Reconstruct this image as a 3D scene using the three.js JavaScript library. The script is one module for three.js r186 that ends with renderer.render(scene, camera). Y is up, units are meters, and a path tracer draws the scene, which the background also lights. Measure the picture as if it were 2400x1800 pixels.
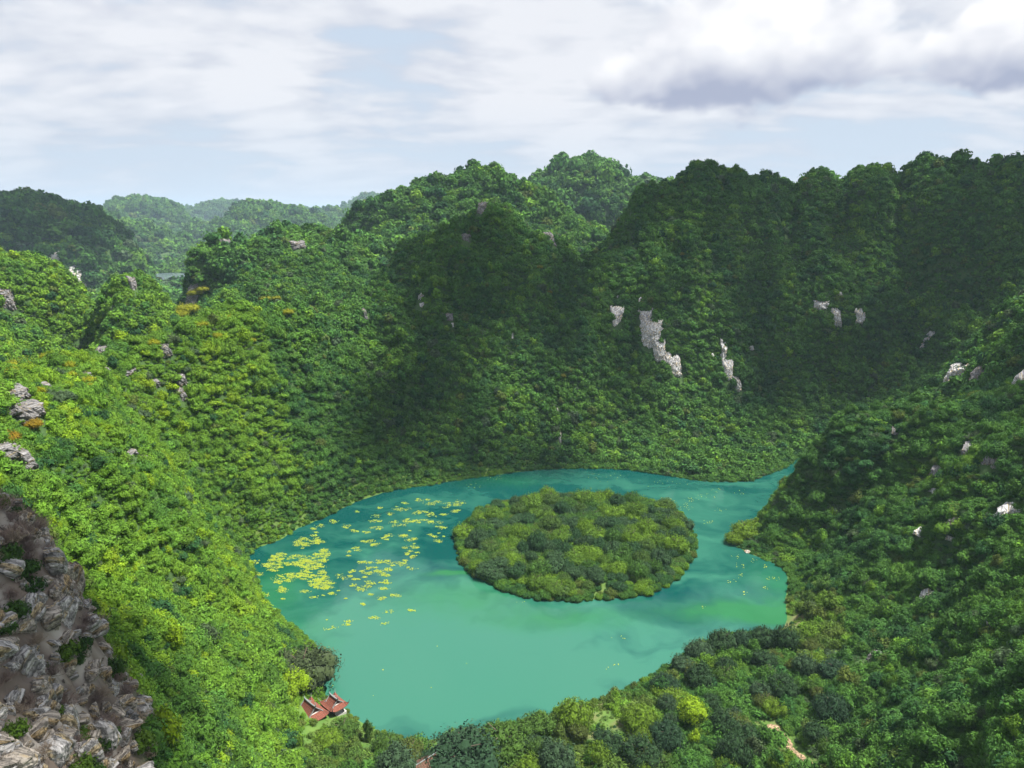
import * as THREE from 'three';
import { mergeGeometries, mergeVertices } from 'three/addons/utils/BufferGeometryUtils.js';
import { createNoise2D, createNoise3D } from 'simplex-noise';

// ------------------------------------------------------------------ camera, exposure, sun, sky
const PHOTO_W = 2400, PHOTO_H = 1800, FOCAL = 1666, HORIZON = 495, EYE = 150;   // lens in photo pixels; eye height over the lake in metres
const PITCH = Math.atan((PHOTO_H / 2 - HORIZON) / FOCAL);
const scene = new THREE.Scene();
const camera = new THREE.PerspectiveCamera(2 * Math.atan(PHOTO_H / 2 / FOCAL) * 180 / Math.PI, 4 / 3, 1, 120000);
camera.position.set(0, EYE, 0);
camera.rotation.set(-PITCH, 0, 0);
const renderer = new THREE.WebGLRenderer({ antialias: true });
renderer.toneMapping = THREE.LinearToneMapping;
renderer.toneMappingExposure = 2.25;
renderer.shadowMap.enabled = true;

const SUN_AZ = 84 * Math.PI / 180, SUN_EL = 65 * Math.PI / 180;                 // to the right, high
const SUN = new THREE.Vector3(Math.sin(SUN_AZ) * Math.cos(SUN_EL), Math.sin(SUN_EL), -Math.cos(SUN_AZ) * Math.cos(SUN_EL));
const sun = new THREE.DirectionalLight(new THREE.Color(1, 0.96, 0.88), 5);
sun.position.copy(SUN).multiplyScalar(1500).add(new THREE.Vector3(0, 0, -450));
sun.target.position.set(0, 0, -450);
sun.castShadow = true;
sun.shadow.mapSize.set(4096, 4096);
Object.assign(sun.shadow.camera, { left: -800, right: 800, top: 800, bottom: -800, near: 100, far: 3500 });
sun.shadow.radius = 2.5;
scene.add(sun, sun.target);

function rng(seed) { let s = seed | 0; return () => { s = (s + 0x6d2b79f5) | 0; let t = Math.imul(s ^ (s >>> 15), 1 | s); t = (t + Math.imul(t ^ (t >>> 7), 61 | t)) ^ t; return ((t ^ (t >>> 14)) >>> 0) / 4294967296; }; }
const n2 = createNoise2D(rng(11)), n3 = createNoise3D(rng(12));
const clamp = (x, a = 0, b = 1) => Math.min(b, Math.max(a, x)), lerp = (a, b, t) => a + (b - a) * t;
const sstep = (a, b, x) => { const t = clamp((x - a) / (b - a)); return t * t * (3 - 2 * t); };
function fbm2(x, y, o) { let a = 0.5, s = 0; for (let i = 0; i < o; i++) { s += a * n2(x, y); x = x * 2.03 + 17.1; y = y * 2.03 - 9.7; a *= 0.5; } return s; }
function fbm3(x, y, z, o) { let a = 0.5, s = 0; for (let i = 0; i < o; i++) { s += a * n3(x, y, z); x = x * 2.05 + 3.1; y = y * 2.05 - 7.7; z = z * 2.05 + 5.3; a *= 0.5; } return s; }

{ // the sky: thin veils of high cloud everywhere and heaps of cumulus standing round the horizon
  const W = 4096, Hh = 2048, data = new Float32Array(W * Hh * 4), r = rng(5);
  const heaps = [[19, 10.8, 12, 6.4], [35, 10, 8, 5.4], [43, 5, 6, 2]];    // azimuth, elevation, half width, half height in degrees
  for (let k = 0; k < 20; k++) heaps.push([62 + k * 14 + r() * 8, 8 + r() * 22, 8 + r() * 8, 4 + r() * 5]);
  const heapAt = (az, el) => {
    let best = -1, baseEl = 0, sum = 1e-9;
    for (const [a, e, w, h] of heaps) {
      let da = az - a; da -= 360 * Math.round(da / 360);
      const dy = (el - e) / h, q = 1 - Math.sqrt((da / w) ** 2 + (dy < 0 ? dy * 1.7 : dy) ** 2);
      if (q > best) best = q; if (q > -1.5) { const k = Math.exp(9 * q); sum += k; baseEl += k * dy; }
    }
    return [best, baseEl / sum];
  };
  const up = [0.232, 0.285, 0.368], low = [0.298, 0.342, 0.39];
  function look(ph, el) {
    const e = el * Math.PI / 180, sy = Math.sin(e), cy = Math.cos(e), dx = Math.cos(ph) * cy, dz = Math.sin(ph) * cy, az = Math.atan2(dx, -dz) * 180 / Math.PI;
    const px = dx / (sy + 0.16), pz = dz / (sy + 0.16), g = Math.pow(clamp(el / 40), 0.7);
    const c = [lerp(low[0], up[0], g), lerp(low[1], up[1], g), lerp(low[2], up[2], g)];
    const warp = 0.55 * fbm2(px * 0.5, pz * 0.5, 2);   // the veil
    const v1 = fbm2(px * 0.5 + warp, pz * 0.95 + 4 + warp, 4), v2 = fbm2(px * 1.7 + 9 + warp, pz * 2.8 + warp, 5);
    const puff = fbm3(az * 0.055, el * 0.13, 2.7, 5), veil = sstep(-0.30, 0.30, v1 * 0.6 + 0.4 * v2 + 0.8 * puff + 0.16 + 0.14 * sstep(5, 12, el)) * 0.9 * (sstep(0, 9, el) * 0.7 + 0.3), shade = clamp(0.5 + 0.8 * v2 + 0.4 * v1 + 1.3 * puff);
    const vc = [lerp(0.285, 0.40, shade), lerp(0.302, 0.405, shade), lerp(0.345, 0.425, shade)];
    for (let k = 0; k < 3; k++) c[k] = lerp(c[k], vc[k], veil);
    const [q, by] = heapAt(az, el);                     // the heaps
    if (q > -0.8) {
      const X = az * 0.062, Y = el * 0.085;
      const lump = (x, y, o) => fbm3(x, y, 0.3, o) + 0.22 * (Math.abs(fbm3(x * 2.2, y * 2.2, 5, 3)) * 2.2 - 0.3), body = lump(X, Y, 6), a = sstep(-0.02, 0.34, q * 1.1 + body * 0.85 - 0.02) * 0.95;
      if (a > 0) {
        const lit = clamp(0.70 + (body - lump(X + 0.10, Y + 0.20, 4)) * 0.62 + (by < 0.1 ? (by - 0.1) * 1.25 : by * 0.3)), cc = [lerp(0.185, 0.475, lit), lerp(0.205, 0.475, lit), lerp(0.27, 0.482, lit)];
        for (let k = 0; k < 3; k++) c[k] = lerp(c[k], cc[k], a);
      }
    }
    return c;
  }
  const fineTo = Hh / 2 + 224, at = (i, j) => look(((i + 0.5) / W - 0.5) * 2 * Math.PI, Math.min(89.9, ((j + 0.5) / Hh - 0.5) * 180));   // above 20 degrees the clouds are looked up at a quarter of the fineness
  for (let j = Hh / 2; j < fineTo; j++) for (let i = 0; i < W; i++) { const c = at(i, j); data.set([c[0], c[1], c[2], 1], (j * W + i) * 4); }
  let rowA = null, rowB = null;
  for (let j = fineTo; j < Hh; j++) {
    const f = (j - fineTo) % 4;
    if (f === 0) { const make = (jj) => Array.from({ length: W / 4 }, (_, i) => at(i * 4, jj)); rowA = rowB ?? make(j); rowB = make(j + 4); }
    for (let i = 0; i < W; i++) { const p = i >> 2, q = (p + 1) % (W / 4), t = (i & 3) / 4, o = (j * W + i) * 4; for (let k = 0; k < 3; k++) data[o + k] = lerp(lerp(rowA[p][k], rowA[q][k], t), lerp(rowB[p][k], rowB[q][k], t), f / 4); data[o + 3] = 1; }
  }
  for (let k = 0; k < W * Hh / 2; k++) { data[k * 4] = 0.20; data[k * 4 + 1] = 0.25; data[k * 4 + 2] = 0.29; data[k * 4 + 3] = 1; }
  const tex = new THREE.DataTexture(data, W, Hh, THREE.RGBAFormat, THREE.FloatType);
  tex.mapping = THREE.EquirectangularReflectionMapping; tex.magFilter = THREE.LinearFilter; tex.needsUpdate = true;
  scene.background = tex; scene.environment = tex;
}
scene.fog = new THREE.FogExp2(new THREE.Color(0.60, 0.79, 1.0), 0.00006);

// ------------------------------------------------------------------ from photo pixels to directions (distances come from the water level, the slopes and usual sizes)
const CP = Math.cos(PITCH), SP = Math.sin(PITCH);
const ray = (px, py) => { const u = 900 - py; return [px - 1200, -FOCAL * SP + u * CP, -FOCAL * CP - u * SP]; };
function K(px, py, d, elev) { const v = ray(px, py), h = Math.hypot(v[0], v[2]); return [v[0] / h * d, elev ?? EYE + v[1] / h * d, v[2] / h * d]; }   // at horizontal range d
function E(px, py, elev = 0) { const v = ray(px, py), t = (elev - EYE) / v[1]; return [v[0] * t, elev, v[2] * t]; }                                   // on the level elev

// ------------------------------------------------------------------ lake and island outlines
const shore = [[575, 1307], [591, 1286], [651, 1264], [694, 1237], [760, 1210], [825, 1177], [922, 1147], [998, 1137], [1085, 1122], [1150, 1114], [1193, 1107], [1280, 1099], [1378, 1097], [1465, 1100], [1562, 1114], [1649, 1126], [1736, 1128], [1779, 1118], [1834, 1098], [1893, 1064]].map(([x, y]) => E(x, y))
  .concat([[1940, 470], [1985, 458], [1975, 436], [1930, 420], [1890, 405], [1850, 390], [1825, 374], [1800, 357]].map(([x, d]) => K(x, 1100, d, 0)))
  .concat([[1762, 1237], [1727, 1262], [1738, 1287], [1780, 1305], [1834, 1331], [1852, 1367], [1846, 1410], [1850, 1450], [1835, 1478], [1745, 1482], [1690, 1492], [1640, 1512], [1600, 1540], [1540, 1578], [1500, 1604], [1440, 1632], [1380, 1655], [1300, 1676], [1200, 1700], [1100, 1722], [1010, 1738], [930, 1732], [880, 1712], [845, 1696], [815, 1672], [775, 1650], [742, 1612], [734, 1575], [738, 1535], [715, 1500], [690, 1478], [650, 1450], [622, 1425], [602, 1380], [585, 1340]].map(([x, y]) => E(x, y)));
const isleShore = [[1075, 1272], [1090, 1318], [1130, 1356], [1190, 1381], [1250, 1399], [1300, 1404], [1380, 1403], [1450, 1398], [1530, 1384], [1580, 1354], [1610, 1316], [1622, 1270], [1608, 1225], [1570, 1196], [1500, 1176], [1400, 1166], [1300, 1164], [1200, 1176], [1130, 1198], [1090, 1234]].map(([x, y]) => E(x, y));
function smoothLoop(pts, per) { const c = new THREE.CatmullRomCurve3(pts.map((p) => new THREE.Vector3(p[0], 0, p[2])), true); return c.getPoints(pts.length * per).slice(0, -1).map((p) => [p.x, 0, p.z]); }
const lakeLine = smoothLoop(shore, 3), isleLine = smoothLoop(isleShore, 3);
function signedDist(line, x, z) {   // positive inside
  let d2 = 1e12, inside = false;
  for (let i = 0, n = line.length, j = n - 1; i < n; j = i++) {
    const ax = line[j][0], az = line[j][2], bx = line[i][0], bz = line[i][2], ex = bx - ax, ez = bz - az;
    const t = clamp(((x - ax) * ex + (z - az) * ez) / (ex * ex + ez * ez + 1e-9)), qx = ax + ex * t - x, qz = az + ez * t - z, q = qx * qx + qz * qz;
    if (q < d2) d2 = q;
    if ((bz > z) !== (az > z) && x < (ax - bx) * (z - bz) / (az - bz) + bx) inside = !inside;
  }
  return inside ? Math.sqrt(d2) : -Math.sqrt(d2);
}

// ------------------------------------------------------------------ the relief: heights read off the photograph, joined by radial functions
const LOW = 3;   // trees stand this much above the ground that the outlines in the photograph show
const ctl = [];
const put = (list) => { for (const [px, py, d, el] of list) { const p = K(px, py, d, el); ctl.push([p[0], el === undefined ? p[1] - LOW : el, p[2]]); } };
shore.forEach((p) => ctl.push([p[0], 0.2, p[2]]));
put([ // right wall: crest and face
  [1627, 391, 600], [1693, 396, 605], [1779, 404, 610], [1866, 428, 620], [1920, 397, 625], [1975, 432, 630], [2029, 410, 635], [2110, 432, 640], [2181, 400, 640], [2268, 396, 640], [2344, 408, 640], [2400, 412, 640], [2600, 400, 660],
  [1573, 404, 592], [1519, 434, 582], [1486, 477, 577], [1454, 521, 572], [1421, 586, 570], [1400, 630, 570],
  [1600, 900, 482], [1550, 800, 487], [1600, 600, 532], [1450, 900, 465], [1450, 750, 502], [1800, 900, 502], [1800, 750, 532], [1800, 550, 577], [1700, 1000, 462], [1500, 1000, 447], [2000, 900, 525], [2000, 700, 562], [2000, 550, 602], [2100, 800, 560], [2250, 700, 592], [2250, 550, 622], [2400, 550, 608], [2600, 600, 600],
  [1660, 500, 562], [1560, 500, 566], [1500, 600, 542], [1900, 480, 600], [2090, 500, 622],
  [1866, 500, 598], [1975, 520, 606],
  [1627, 391, 720, 110], [1779, 404, 740, 110], [1975, 418, 760, 110], [2181, 380, 770, 120], [2400, 396, 770, 120], [1520, 434, 690, 90], [1440, 560, 670, 66], [1400, 630, 670, 60],
  // the spur and the promontory on the right
  [2160, 930, 432], [2250, 830, 472], [2330, 760, 474], [2400, 700, 482], [2600, 600, 480], [2250, 780, 530, 52], [2160, 850, 500, 34], [2400, 640, 560, 90],
  [1996, 936, 352], [1910, 1041, 350], [1866, 1096, 348], [1812, 1172, 344], [2200, 955, 352], [2100, 950, 352], [2400, 900, 362], [2600, 900, 340],
  [2060, 950, 402, 28], [1960, 1000, 395, 14], [2160, 930, 400, 34],
  [1950, 1150, 332], [2100, 1100, 332], [2280, 1040, 322], [2400, 1050, 300], [2600, 1050, 290], [1900, 1300, 312], [2000, 1300, 287], [2200, 1300, 272], [2400, 1300, 260], [2000, 1500, 240], [2200, 1500, 215], [2400, 1500, 190], [2600, 1500, 180], [2000, 1700, 192], [2200, 1700, 167], [2400, 1750, 140], [2600, 1750, 130],
  // the hill behind the lake
  [1160, 475, 560], [1110, 503, 556], [1060, 530, 552], [990, 550, 548], [960, 600, 537], [950, 650, 522], [1210, 503, 560], [1260, 535, 562], [1300, 560, 565], [1340, 600, 568],
  [1160, 475, 650, 70], [990, 550, 640, 62], [1300, 560, 640, 66],
  [1100, 800, 465], [1150, 640, 507], [1000, 800, 457], [1250, 800, 467], [1250, 650, 512], [1350, 800, 477], [1350, 950, 445], [1200, 950, 432], [1050, 950, 421], [900, 800, 455], [900, 950, 415], [900, 705, 490], [1000, 700, 492], [1100, 1050, 405], [950, 1080, 395], [1300, 1050, 425], [1350, 680, 522],
  // the spur on the left of the lake
  [830, 720, 480], [760, 742, 465], [700, 717, 440], [640, 708, 425], [540, 715, 405], [466, 740, 385], [400, 780, 360], [350, 845, 335], [305, 895, 315], [225, 890, 298], [80, 855, 285], [0, 880, 275], [-200, 880, 270],
  [700, 850, 400], [800, 900, 405], [600, 850, 378], [750, 1050, 362], [480, 880, 350], [640, 960, 352],
  [560, 1010, 350], [400, 1010, 290], [250, 1010, 255], [100, 1010, 230], [0, 1050, 205], [300, 1150, 230], [450, 1150, 265], [600, 1150, 322], [500, 1250, 278], [350, 1300, 225], [450, 1400, 220], [560, 1400, 245], [500, 1500, 200], [620, 1560, 205], [400, 1600, 165], [500, 1700, 160], [620, 1700, 180], [640, 1800, 160], [500, 1800, 140], [380, 1450, 195],
  [640, 708, 500, 58], [540, 715, 480, 55], [466, 740, 450, 55], [380, 790, 410, 58], [310, 850, 390, 66], [100, 855, 360, 78], [0, 880, 345, 82],
  // rocky hillside close by on the left
  [0, 1150, 112], [100, 1180, 115], [210, 1290, 112], [290, 1430, 108], [330, 1600, 102], [345, 1800, 95], [0, 1400, 95], [0, 1800, 75], [150, 1500, 95], [200, 1700, 88], [-200, 1150, 112], [-200, 1500, 90], [-300, 1300, 130, 112],
  [100, 1180, 146, 80], [210, 1290, 138, 66], [290, 1430, 130, 54], [330, 1600, 122, 46], [345, 1800, 112, 40],
  // hills beyond the left spur
  [100, 790, 520], [50, 700, 545], [0, 780, 480], [200, 780, 450, 58], [215, 790, 510, 40], [235, 760, 520, 44], [280, 800, 460, 56], [430, 760, 530, 58], [330, 800, 450, 54], [100, 800, 420, 66], [300, 645, 530], [252, 680, 520], [370, 695, 530], [400, 722, 545], [240, 760, 502], [420, 720, 560], [300, 645, 610, 56], [0, 588, 580], [60, 645, 590], [140, 716, 615], [210, 772, 615], [-200, 560, 600], [0, 585, 720, 60], [100, 650, 720, 50], [220, 735, 720, 30], [-200, 585, 720, 60],
  [500, 555, 705], [570, 582, 715], [640, 545, 725], [690, 527, 735], [750, 545, 735], [800, 560, 730], [880, 580, 715], [950, 612, 690], [550, 690, 600], [700, 650, 620], [850, 680, 560], [500, 555, 840, 36], [640, 545, 850, 40], [800, 560, 850, 60], [400, 640, 820, 14], [380, 640, 700, 30], [412, 640, 690, 32], [400, 660, 640, 44],
  // the broad dome behind
  [836, 487, 880], [901, 469, 890], [926, 447, 895], [973, 431, 900], [1031, 422, 905], [1071, 413, 905], [1115, 402, 905], [1162, 404, 905], [1209, 418, 900], [1248, 436, 895], [1281, 454, 890], [1306, 483, 880], [1357, 519, 850], [1393, 545, 835], [1415, 574, 825],
  [900, 560, 800], [1000, 520, 840], [1350, 600, 790], [1250, 520, 840], [760, 540, 840, 80], [1000, 422, 1050, 90], [1200, 418, 1050, 90], [1100, 402, 1080, 90], [836, 480, 1020, 60], [1300, 450, 1020, 70], [1400, 570, 960, 60], [1330, 500, 980, 60],
]);
[[1500, 1700, 4], [1300, 1760, 4], [1700, 1600, 4], [1700, 1780, 5], [1830, 1740, 6], [1830, 1580, 5], [1000, 1800, 4], [850, 1790, 5], [1920, 1640, 9]].forEach(([x, y, e]) => ctl.push(E(x, y, e)));
[[0, 6, -110], [80, 10, -120], [-30, 14, -110], [0, 30, -40], [0, 60, 60], [-100, 112, 20], [150, 80, 20], [-160, 140, -60], [120, 45, -70], [-60, 60, -40]].forEach((p) => ctl.push(p));
const relief = (() => {
  const n = ctl.length, m = n + 3, A = Array.from({ length: m }, () => new Float64Array(m + 1)), S = 0.01;
  const phi = (dx, dz) => Math.sqrt(dx * dx * S * S + dz * dz * S * S + 0.006);
  for (let i = 0; i < n; i++) {
    for (let j = 0; j < n; j++) A[i][j] = phi(ctl[i][0] - ctl[j][0], ctl[i][2] - ctl[j][2]);
    A[i][i] -= 0.02;   // a little give, so that no point makes a spike
    A[i][n] = A[n][i] = 1; A[i][n + 1] = A[n + 1][i] = ctl[i][0] * S; A[i][n + 2] = A[n + 2][i] = ctl[i][2] * S; A[i][m] = ctl[i][1];
  }
  for (let c = 0; c < m; c++) {
    let p = c; for (let r = c + 1; r < m; r++) if (Math.abs(A[r][c]) > Math.abs(A[p][c])) p = r;
    [A[c], A[p]] = [A[p], A[c]];
    for (let r = c + 1; r < m; r++) { const f = A[r][c] / A[c][c]; if (f) for (let k = c; k <= m; k++) A[r][k] -= f * A[c][k]; }
  }
  const w = new Float64Array(m);
  for (let r = m - 1; r >= 0; r--) { let s = A[r][m]; for (let k = r + 1; k < m; k++) s -= A[r][k] * w[k]; w[r] = s / A[r][r]; }
  return (x, z) => { let s = w[n] + w[n + 1] * x * S + w[n + 2] * z * S; for (let i = 0; i < n; i++) s += w[i] * phi(x - ctl[i][0], z - ctl[i][2]); return s; };
})();

// far karst domes standing on the plain: photo azimuth, range, height, half width across, half depth, steepness
const domes = [
  [1370, 1330, 236, 120, 150, 2.6], [1300, 1300, 205, 130, 120, 2.2], [1480, 1330, 200, 160, 130, 2.2], [1560, 1400, 190, 160, 150, 2.2], [1230, 1250, 150, 150, 120, 2],
  [20, 1560, 172, 190, 210, 2.6], [130, 1600, 160, 150, 170, 2.4], [-140, 1560, 175, 190, 210, 2.4], [205, 1650, 118, 95, 150, 2.2], [262, 1720, 56, 62, 110, 1.9],
  [200, 2900, 128, 190, 200, 2.2], [270, 2700, 96, 200, 220, 2.0], [330, 3050, 70, 150, 150, 1.8],
  [305, 4000, 188, 150, 200, 3.2], [350, 4000, 190, 150, 200, 3.2], [385, 3950, 178, 110, 180, 3], [330, 3800, 92, 260, 260, 1.8],
  [470, 5600, 150, 260, 300, 2.2], [530, 5600, 205, 300, 340, 2.6], [575, 5500, 196, 220, 300, 2.4], [440, 5200, 100, 160, 220, 2],
  [600, 2900, 160, 130, 180, 2.6], [660, 2950, 150, 160, 180, 2.4], [560, 2850, 118, 110, 170, 2.2], [720, 3000, 128, 140, 160, 2.3], [620, 2600, 60, 220, 160, 1.8],
  [470, 3300, 88, 80, 120, 2.6], [760, 4200, 150, 170, 200, 2.3], [800, 3800, 140, 170, 190, 2.3], [880, 5600, 262, 240, 280, 2.5], [830, 5400, 190, 200, 260, 2.3], [60, 5200, 130, 500, 400, 2], [230, 5600, 150, 260, 300, 2.4], [420, 7000, 180, 300, 350, 2.4], [640, 6800, 190, 380, 380, 2.4], [700, 7400, 185, 300, 350, 2.3], [160, 6800, 175, 420, 400, 2.3], [300, 7600, 190, 360, 400, 2.4], [1000, 4200, 150, 260, 260, 2.2],
].map(([px, d, h, w, dep, st]) => { const p = K(px, HORIZON, d, 0), a = Math.atan2(p[0], -p[2]); return { x: p[0], z: p[2], h, w, dep, st, c: Math.cos(a), s: Math.sin(a) }; });
const pondAt = E(392, 652, 7), pondIn = (x, z) => { const a = 0.45, dx = x - pondAt[0], dz = z - pondAt[2], u = dx * Math.cos(a) - dz * Math.sin(a), v = dx * Math.sin(a) + dz * Math.cos(a); return Math.hypot(u / 62, v / 150); };
function plain(x, z) {
  const h = 3 + 2.5 * fbm2(x / 400, z / 400, 3); let top = 0, foot = 0;
  for (const o of domes) {
    const dx = x - o.x, dz = z - o.z; if (dx * dx + dz * dz > 4 * (o.w * o.w + o.dep * o.dep)) continue;
    const u = (dx * o.c + dz * o.s) / o.w, v = (-dx * o.s + dz * o.c) / o.dep, bump = 1 + 0.22 * fbm2(x / 130 + 7, z / 130, 3), r = Math.sqrt(u * u + v * v) * bump;
    const body = o.h * Math.pow(clamp(1 - Math.pow(r / 1.15, o.st)), 0.85), skirt = o.h * 0.16 * sstep(1.7, 0.7, r);
    top = Math.max(top, body); foot = Math.max(foot, skirt);
  }
  return lerp(4, Math.max(h + foot, top), sstep(1.05, 1.9, pondIn(x, z)));
}
// the close relief is kept on a grid
const knobs = [[302, 638, 532, 30], [472, 578, 690, 20], [515, 560, 712, 34], [640, 545, 728, 36], [692, 530, 738, 46], [770, 552, 738, 46], [1160, 478, 560, 40], [1075, 525, 552, 38], [1000, 552, 548, 40], [1270, 540, 562, 38], [560, 706, 408, 34], [475, 732, 388, 32], [660, 705, 430, 32], [400, 790, 360, 22], [30, 880, 276, 40], [120, 862, 288, 30], [0, 590, 580, 60], [1640, 395, 602, 58], [1755, 405, 610, 50], [1920, 410, 625, 38], [2035, 414, 636, 40], [2190, 402, 642, 42], [2290, 398, 642, 54], [1040, 424, 905, 70], [1120, 404, 905, 74], [930, 450, 895, 52], [1210, 422, 900, 60], [1357, 521, 850, 50]].map(([px, py, d, R]) => { const p = K(px, py, d); return [p[0], p[2], p[1] - LOW - 1, R]; });
const gullies = [[1866, 9, 8], [1975, 9, 8], [2110, 8, 8], [1700, 7, 4], [2330, 9, 6]].map(([px, w, q]) => { const p = K(px, 420, 620, 0); return [-p[0] / p[2], w, q]; }).map(([c, w, q]) => [c, w, q]);
const GX0 = -620, GX1 = 700, GZ0 = -1180, GZ1 = 120, GS = 3, GNX = Math.round((GX1 - GX0) / GS) + 1, GNZ = Math.round((GZ1 - GZ0) / GS) + 1;
const gridH = new Float32Array(GNX * GNZ), gridL = new Float32Array(GNX * GNZ), gridI = new Float32Array(GNX * GNZ);
for (let j = 0; j < GNZ; j++) for (let i = 0; i < GNX; i++) {
  const x = GX0 + i * GS, z = GZ0 + j * GS, k = j * GNX + i;
  let h = relief(x, z);
  const rough = sstep(6, 40, h) * sstep(70, 140, Math.hypot(x, z));
  const ridge = 1 - 2 * Math.abs(fbm2(x / 95 + 3, z / 95, 4));
  const billow = Math.abs(n2(x / 58 + 4, z / 58)) * 1.5 + Math.abs(n2(x / 27, z / 27 + 8)) * 0.75 + Math.abs(n2(x / 12 + 2, z / 12)) * 0.3;
  h += rough * (4.5 * fbm2(x / 60, z / 60, 4) + 7.0 * (billow - 0.95) + 1.5 * (ridge - 0.5));
  for (const [kx, kz, top, R] of knobs) { const q = Math.hypot(x - kx, z - kz) / R; if (q < 1.3) { const k = top * Math.pow(clamp(1 - Math.pow(q / 1.15, 3.2)), 0.9) + 2.5 * fbm2(x / 16, z / 16, 3), m = clamp((k - h) / 8 + 0.5); h = lerp(h, k, m) + 4 * m * (1 - m); } }
  h += (1 - sstep(70, 140, Math.hypot(x, z))) * 3.5 * (1 - 2 * Math.abs(fbm2(x / 26, z / 26, 4)) - 0.5);
  if (z < -430 && z > -720 && x > 60) { // ravines between the buttresses of the mountain wall
    for (const [c, w, q] of gullies) { const t = x + c * z; if (Math.abs(t) < 60) h -= q * Math.exp(-(t / w) * (t / w)) * sstep(70, 140, h); }
    h += sstep(15, 70, h) * (10 * (0.32 - Math.abs(n2(x / 58 + z / 260, 7.3))) + 4 * (0.34 - Math.abs(n2(x / 21 + z / 190, 2.3))));
  }
  const far = sstep(940, 1140, Math.hypot(x, z));
  if (far > 0) h = lerp(h, 0, far);
  const nearLake = x > -260 && x < 420 && z > -560 && z < -80;
  const L = nearLake ? signedDist(lakeLine, x, z) : -300, I = nearLake && L > 0 ? signedDist(isleLine, x, z) : -300;
  if (I > -12) h = I > 0 ? 0.35 + Math.min(1.3, I * 0.12) : Math.max(-2.5, 0.35 + I * 0.35);
  else if (L > 0) h = 0.15 - Math.min(3, L * 0.3);
  else { const s = -L; h = Math.max(0.2 + Math.min(s, 8) * 0.12, Math.min(h, 0.3 + s * 1.9)); }
  gridH[k] = h; gridL[k] = L; gridI[k] = I;
}
function sample(g, x, z) {
  const u = clamp((x - GX0) / GS, 0, GNX - 1.001), v = clamp((z - GZ0) / GS, 0, GNZ - 1.001), i = u | 0, j = v | 0, a = u - i, b = v - j, k = j * GNX + i;
  return lerp(lerp(g[k], g[k + 1], a), lerp(g[k + GNX], g[k + GNX + 1], a), b);
}
function groundH(x, z) {
  const d = Math.hypot(x, z), far = sstep(940, 1140, d), inGrid = x > GX0 && x < GX1 && z > GZ0 && z < GZ1;
  const edge = Math.max(sstep(GX1 - 90, GX1, x), sstep(GX0 + 90, GX0, x), sstep(GZ1 - 40, GZ1, z), sstep(GZ0 + 40, GZ0, z));
  let h = inGrid ? sample(gridH, x, z) : 0;
  if (d < 165 && x < -20) { const k = sstep(160, 130, d) * sstep(-20, -40, x) * sstep(45, 60, h); if (k > 0) h += k * (2.8 * (0.5 - Math.abs(fbm2(x / 9 + 1, z / 9, 3)) * 1.6) + 1.5 * (0.5 - Math.abs(fbm2(x / 3.6, z / 3.6, 2)) * 1.6)); }
  if (edge > 0 || far > 0) { const p = d > 700 ? plain(x, z) : 40; h = inGrid ? lerp(Math.max(h, far > 0 ? p * far : -9), p, Math.max(edge, far)) : p; }
  return h;
}
function slopeAt(x, z, e = 4) { const gx = (groundH(x + e, z) - groundH(x - e, z)) / (2 * e), gz = (groundH(x, z + e) - groundH(x, z - e)) / (2 * e); return [gx, gz, Math.hypot(gx, gz)]; }
function hit(px, py, far = 2500, near = 60) {   // where the line of sight through a photo pixel meets the ground
  const v = ray(px, py), h = Math.hypot(v[0], v[2]); let a = near;
  for (let d = near; d < far; d += 2) { if (EYE + v[1] / h * d < groundH(v[0] / h * d, v[2] / h * d)) { a = d; break; } a = d; }
  return [v[0] / h * a, EYE + v[1] / h * a, v[2] / h * a];
}
function seen(x, y, z, slack = 9) {   // false well behind a hill, where nobody near the photographer's place could look
  const d = Math.hypot(x, z), n = Math.ceil(d / (d > 1180 ? 45 : 16));
  for (let k = d > 1180 ? 2 : 4; k < n - 1; k++) { const t = k / n; if (groundH(x * t, z * t) > lerp(EYE, y, t) + slack) return false; }
  return true;
}

// ------------------------------------------------------------------ naming
const names = new Map();
function numbered(n) { const k = names.get(n) ?? 0; names.set(n, k + 1); return k ? n + '_' + String(k).padStart(3, '0') : n; }
function tag(o, name, label, category, group, kind) {
  o.name = numbered(name); o.userData = { label, category }; if (group) o.userData.group = group; if (kind) o.userData.kind = kind;
  o.traverse((c) => { if (c.isMesh) { c.castShadow = true; c.receiveShadow = true; } });
  scene.add(o); return o;
}
function part(parent, name, geo, mat) { const m = new THREE.Mesh(geo, mat); m.name = name; m.castShadow = m.receiveShadow = true; parent.add(m); return m; }
const rgb = (r, g, b) => new THREE.Color().setRGB(r, g, b);
function noiseTexture(size, f, srgb = false) {
  const d = new Uint8Array(size * size * 4);
  for (let j = 0; j < size; j++) for (let i = 0; i < size; i++) { const c = f(i / size, j / size), o = (j * size + i) * 4; for (let k = 0; k < 3; k++) d[o + k] = clamp(c[k]) * 255; d[o + 3] = 255; }
  const t = new THREE.DataTexture(d, size, size); t.wrapS = t.wrapT = THREE.RepeatWrapping; t.magFilter = THREE.LinearFilter; if (srgb) t.colorSpace = THREE.SRGBColorSpace; t.needsUpdate = true; return t;
}
const tileFbm = (u, v, f, o) => { let a = 0.5, s = 0; for (let k = 0; k < o; k++) { const q = f * (1 << k), R = q / (2 * Math.PI), A = u * 2 * Math.PI, B = v * 2 * Math.PI; s += a * n3(R * Math.cos(A) + k * 7, R * Math.sin(A) + R * Math.cos(B) * 0.9, R * Math.sin(B) + 3 * k); a *= 0.5; } return s; };

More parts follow.
